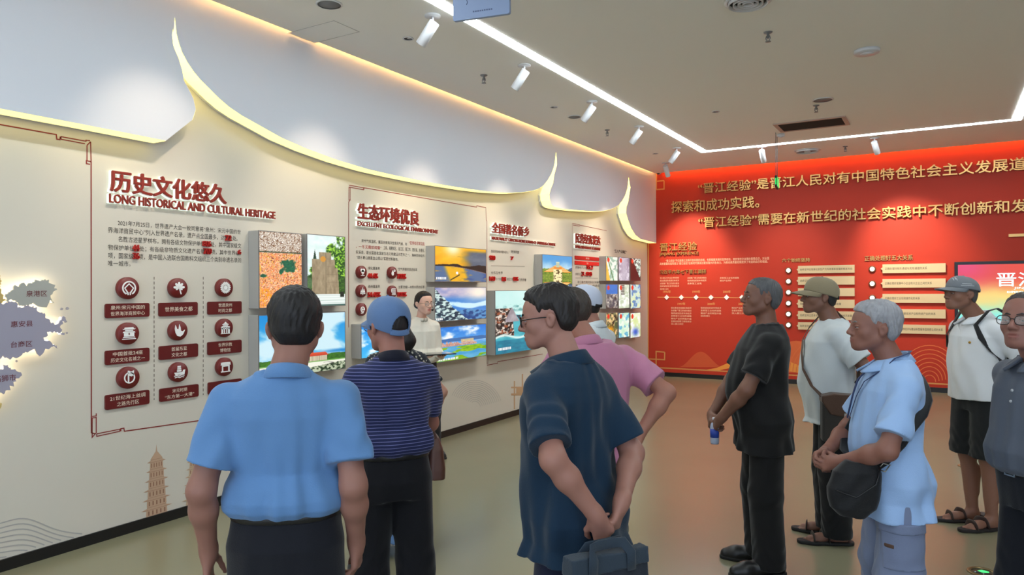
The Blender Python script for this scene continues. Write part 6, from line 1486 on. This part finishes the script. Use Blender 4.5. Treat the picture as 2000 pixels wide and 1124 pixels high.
# 9 ---- tan cap and satchel
p = Person('man in white tee and tan cap, hands behind his back, facing left', loc_at(1622, 4.62), 78, S=1.665, g=1.04, belly=.03, lean=.02, head=(6, 2, 0), neck_fwd=.03, shw=.172, skin=(126, 88, 72), feet_yaw=(4, -14), feet=.09)
p.set_arm(-1, (-.12, -.215, .89), (-1, -.6, 0), (.6, -.15, -.75), (.5, .8, 0), 45); p.set_arm(1, (.03, -.235, .885), (1, -.6, 0), (-.6, -.1, -.75), (-.5, .8, 0), 45)
p.body(); p.hair((44, 42, 42), th=.0045, seed=22, strand=.001); m9 = cloth('white_tee', (206, 212, 214)); p.shirt(m9, hem=.77, ease=.03, sleeve=.72, sl_r=(.078, .09), seed=23, fold=.007, flare=.02); p.crew(m9); p.trousers(cloth('black_chinos', (19, 19, 20)), seed=24, r=(.096, .092, .092), hem=.05); p.sandals(mat('dark_strap_leather', (36, 32, 28), .5), m_solem); p.eyes()
p.cap(cloth('tan_cotton', (142, 130, 104)), line=(.098, .148), brim_len=.088, strap_m=m_solem, tilt=0, eyel=m_leather, label='tan cap')
H = Held(p, 'satchel', 'dark grey satchel with brown flap on the hip of the tan cap man', 'bag', (-.27, -.04, .83)); m_can = cloth('dark_grey_canvas', (58, 54, 50)); m_brn = cloth('brown_flap_leather', (84, 60, 46), .5)
H.mesh(MB().box((-.315, -.145, .685), (-.235, .115, .955)), 'bag_body', m_can, .012); H.mesh(MB().prism([(-.135, .965), (.05, .975), (.118, .96), (.118, .925), (.07, .85), (-.05, .83), (-.148, .84), (-.148, .95)], lambda u, v, w: (w, u, v), -.322, -.228), 'flap', m_brn, .006)
H.mesh(MB().box((-.326, -.03, .835), (-.3225, -.005, .86)), 'clasp', m_buckle)
pts = [np.array((-.275, .105, .95))]+[s_ for s_ in [p.ringp(z, th, .046) for z, th in ((1.0, -.95), (1.10, -.62), (1.20, -.25), (1.28, .12), (1.35, .55))]]+[np.array((.125, .02, 1.455)), np.array((.115, -.06, 1.452))]+[p.ringp(z, th, .052) for z, th in ((1.36, 2.55), (1.26, 3.0), (1.16, 3.45), (1.05, 3.85))]+[np.array((-.275, -.135, .95))]
H.mesh(MB().tube(pts, .016, 8, flat=.18, updir=(.5, .2, .8)), 'shoulder_strap', m_brn)
# 10 ---- grey hair, pale blue polo, sling bag
p = Person('grey-haired man in pale blue polo and grey cargo trousers, hands clasped, facing left', loc_at(1740, 3.08), 80, hs=.925, S=1.545, g=.95, belly=.03, lean=.02, head=(2, 2, 0), neck_fwd=.035, shw=.178, skin=(136, 92, 78), res=.006)
p.set_arm(-1, (-.085, .235, .88), (-1, -.25, -.5), (.55, .75, -.25), (.6, -.6, -.3), 38, drop=(0, .0, -.03), thumb=.5); p.set_arm(1, (.05, .255, .89), (1, -.2, -.5), (-.55, .75, -.25), (-.5, -.7, -.3), 42, drop=(0, .0, -.03), thumb=.5)
p.body(); p.hair((150, 150, 154), 'full', th=.012, seed=25, strand=.0032); m10 = cloth('pale_blue_polo_knit', (150, 180, 220)); p.shirt(m10, hem=.72, ease=.02, sleeve=.74, sl_r=(.072, .084), seed=26, fold=.006, flare=.022); p.collar(m10)
m10t = cloth('grey_blue_cargo', (112, 122, 148)); tr = p.trousers(m10t, seed=27, r=(.100, .10, .098), fold=.006); p.shoes(m_shoe, m_solem); p.eyes((110, 108, 106))
pk = p.patch((-.30, -.075, .47), (-.075, .085, .625), .006, 'cargo_pocket', m10t, tr); p.patch((-.30, -.082, .615), (-.070, .092, .655), .011, 'pocket_flap', m10t, tr)
p.patch((-.30, .050, .555), (-.09, .080, .570), .010, 'leather_tab', m_brn, tr)
LP = [p.ringp(1.05, -.08, .040), p.ringp(1.15, -.18, .036), p.ringp(1.215, -.34, .036), np.array((-.072, .062, 1.268)), np.array((-.076, .01, 1.318)), np.array((-.055, -.05, 1.338)), np.array((0, -.076, 1.342))]
LP += [np.array((-q[0], q[1], q[2])) for q in LP[:-1][::-1]]
MB().tube(LP, .0075, 8, flat=.25, updir=(0, .3, 1)).build('lanyard', cloth('navy_lanyard', (34, 50, 92)), p.root)
H = Held(p, 'sling_bag', 'black sling bag hanging under the clasped hands of the grey-haired man', 'bag', (-.15, .19, .80)); m_sl = cloth('black_nylon', (22, 22, 24), .6)
v = Vol((-.30, .02, .62), (.02, .38, .98), .005); v.loft([(.675, .040, .050, .20, -.15), (.71, .050, .088, .20, -.15), (.79, .054, .104, .195, -.15), (.86, .048, .092, .185, -.155), (.905, .028, .058, .17, -.16)], .02, n=2.6); X, Y, Z = v.pts((slice(None),)*3); v.d = v.d+(.004*np.sin(60*Y+24*Z)*np.sin(36*Z)).astype(np.float32); H.vol(v, 'bag_body', m_sl)
H.mesh(MB().tube([(-.196, .105, .885), (-.203, .125, .82), (-.206, .20, .765), (-.204, .275, .79)], .003, 6), 'zipper', m_leather)
st = [np.array((-.172, .115, .885)), np.array((-.185, .085, .915)), p.ringp(.985, -1.60, .044), p.ringp(1.04, -1.80, .036), p.ringp(1.10, -2.10, .032), p.ringp(1.155, -2.45, .030), p.ringp(1.20, -2.85, .030), p.ringp(1.235, -3.25, .032), np.array((.085, -.115, 1.262)), np.array((.11, -.07, 1.292)), np.array((.118, -.02, 1.294)), np.array((.122, .03, 1.262)), p.ringp(1.19, 1.0, .034), p.ringp(1.12, 1.3, .036), p.ringp(1.04, 1.2, .040), p.ringp(.95, .8, .045), p.ringp(.90, .2, .05), np.array((-.12, .20, .905))]
H.mesh(MB().tube(st, .020, 8, flat=.14, updir=(-.5, -.3, .8)), 'shoulder_strap', m_sl)
H.mesh(MB().tube([(-.176, .110, .875), (-.192, .095, .905), (-.196, .07, .90), (-.186, .085, .87), (-.176, .110, .875)], .003, 8), 'strap_ring', m_buckle)
# 11 ---- grey cap, white polo, shorts
p = Person('man in white polo, grey cap, black shorts and sandals before the wall screen', loc_at(1911, 4.86), 97, S=1.675, g=.98, belly=.015, lean=.03, head=(0, 3, 0), neck_fwd=.085, shw=.17, skin=(140, 98, 80), feet_yaw=(2, -12), feet=.085)
p.set_arm(-1, (-.13, -.20, .90), (-1, -.7, 0), (.6, -.15, -.75), (.5, .8, 0), 45); p.set_arm(1, (.03, -.225, .89), (1, -.6, 0), (-.6, -.1, -.75), (-.5, .8, 0), 45)
p.body(); p.hair((90, 86, 84), th=.004, seed=28, strand=.001); m11 = cloth('white_polo_knit', (224, 226, 228)); p.shirt(m11, hem=.87, ease=.028, sleeve=.84, sl_r=(.078, .094), seed=29, fold=.006, flare=.012); p.collar(m11, flare=.03)
p.trousers(cloth('black_shorts', (26, 28, 29)), hem=.485, seed=30, r=(.118, .11, .11), name='shorts'); p.sandals(mat('brown_sandal_leather', (58, 42, 38), .5), mat('dark_sandal_sole', (32, 26, 26), .7)); p.eyes()
m11c = cloth('grey_cap_cotton', (120, 124, 130)); cp_ = p.cap(m11c, line=(.128, .150), brim_len=.092, strap_m=m11c, tilt=2, label='grey cap', top=-.008)
for k, (zz, ln) in enumerate(((.022, .55), (.034, .42))):
    P_ = []
    c = np.array((0, -.013, .142)); R3 = np.array((.0875, .108, .086))*1.012
    for a in np.linspace(-1.15-ln, -1.15+ln*.5, 10):
        e = math.asin(zz/R3[2]); P_.append(p.hp(c+np.array((R3[0]*math.cos(e)*math.sin(a), R3[1]*math.cos(e)*math.cos(a), R3[2]*math.sin(e)))))
    MB().tube(P_, .0032, 8, flat=.4).build('side_stripe', mat('cap_stripe', (214, 216, 220), .6), cp_)
em = MB()
for zz, (a0, a1) in ((.052, (-.62, -.5)), (.058, (-.45, -.38)), (.052, (-.36, -.22))):
    em.tube([p.hp(c+np.array((R3[0]*math.cos(zz/R3[2])*math.sin(a), R3[1]*math.cos(zz/R3[2])*math.cos(a), zz+.006*i))) for i, a in enumerate(np.linspace(a0, a1, 4))], .003, 8)
em.build('embroidered_mark', mat('cap_mark', (206, 210, 214), .6), cp_)
b_ = p.ringp(1.245, -.62, .036); MB().lathe([(0, .003), (.009, .002), (.009, -.002)], 5, tuple(b_), (-.5, .85, 0)).build('lapel_badge', mat('badge_gold', (200, 150, 50), .3, metal=.6), p.root)
H = Held(p, 'backpack', 'small black backpack on the back of the white polo man', 'bag', (0, -.24, 1.14)); 
v = Vol((-.2, -.40, .9), (.2, -.08, 1.42), .007); v.loft([(.97, .105, .045, -.215), (1.03, .12, .06, -.225), (1.2, .12, .06, -.225), (1.32, .10, .045, -.21), (1.36, .06, .03, -.20)], .02, n=3.2); H.vol(v, 'bag_body', m_sl)
for q in (-1, 1): H.mesh(MB().tube([(q*.085, -.175, 1.33), (q*.105, -.13, 1.425), (q*.112, -.04, 1.468), (q*.118, .03, 1.452), p.ringp(1.36, q*.75, .042), p.ringp(1.28, q*.98, .036), p.ringp(1.2, q*1.25, .036), p.ringp(1.12, q*1.75, .036), (q*.12, -.175, 1.03)], .017, 8, flat=.2, updir=(0, .5, .8)), 'shoulder_strap', m_sl)
# 12 ---- glasses, grey polo at the right edge
p = Person('man in grey polo, glasses and dark belted trousers at the right edge', loc_at(2030, 2.82), 100, S=1.585, g=.93, belly=.02, lean=.02, head=(18, 6, 0), neck_fwd=.03, shw=.155, skin=(140, 96, 84))
p.set_arm(-1, (-.13, -.20, .88), (-1, -.7, 0), (.6, -.15, -.75), (.5, .8, 0), 45); p.set_arm(1, (.03, -.225, .87), (1, -.6, 0), (-.6, -.1, -.75), (-.5, .8, 0), 45)
p.body(); p.hair((70, 64, 62), th=.010, seed=31, line=([-.12, -.06, -.040, -.026, .012, .026, .040, .066, .09], [.048, .052, .070, .128, .130, .112, .165, .200, .21])); m12 = cloth('grey_polo_knit', (82, 88, 100)); p.shirt(m12, tuck=.955, ease=.02, sleeve=.74, sl_r=(.076, .086), seed=32, fold=.005, blouse=.026); p.collar(m12)
p.trousers(cloth('dark_slacks', (18, 20, 28)), waist=.985, seed=33); p.belt(m_leather, .965, buckle=m_buckle); p.shoes(m_shoe, m_solem); p.eyes((60, 54, 52)); p.glasses(m_fr_dark, m_lens, r=(.025, .018))
m_gb = mat('grey_button', (170, 172, 176), .4)
for z in (1.30, 1.255): MB().lathe([(0, .003), (.005, .002), (.006, -.001)], 12, tuple(p.ringp(z*p.f, .0, .024)), (0, 1, 0.2)).build('button', m_gb, p.root)
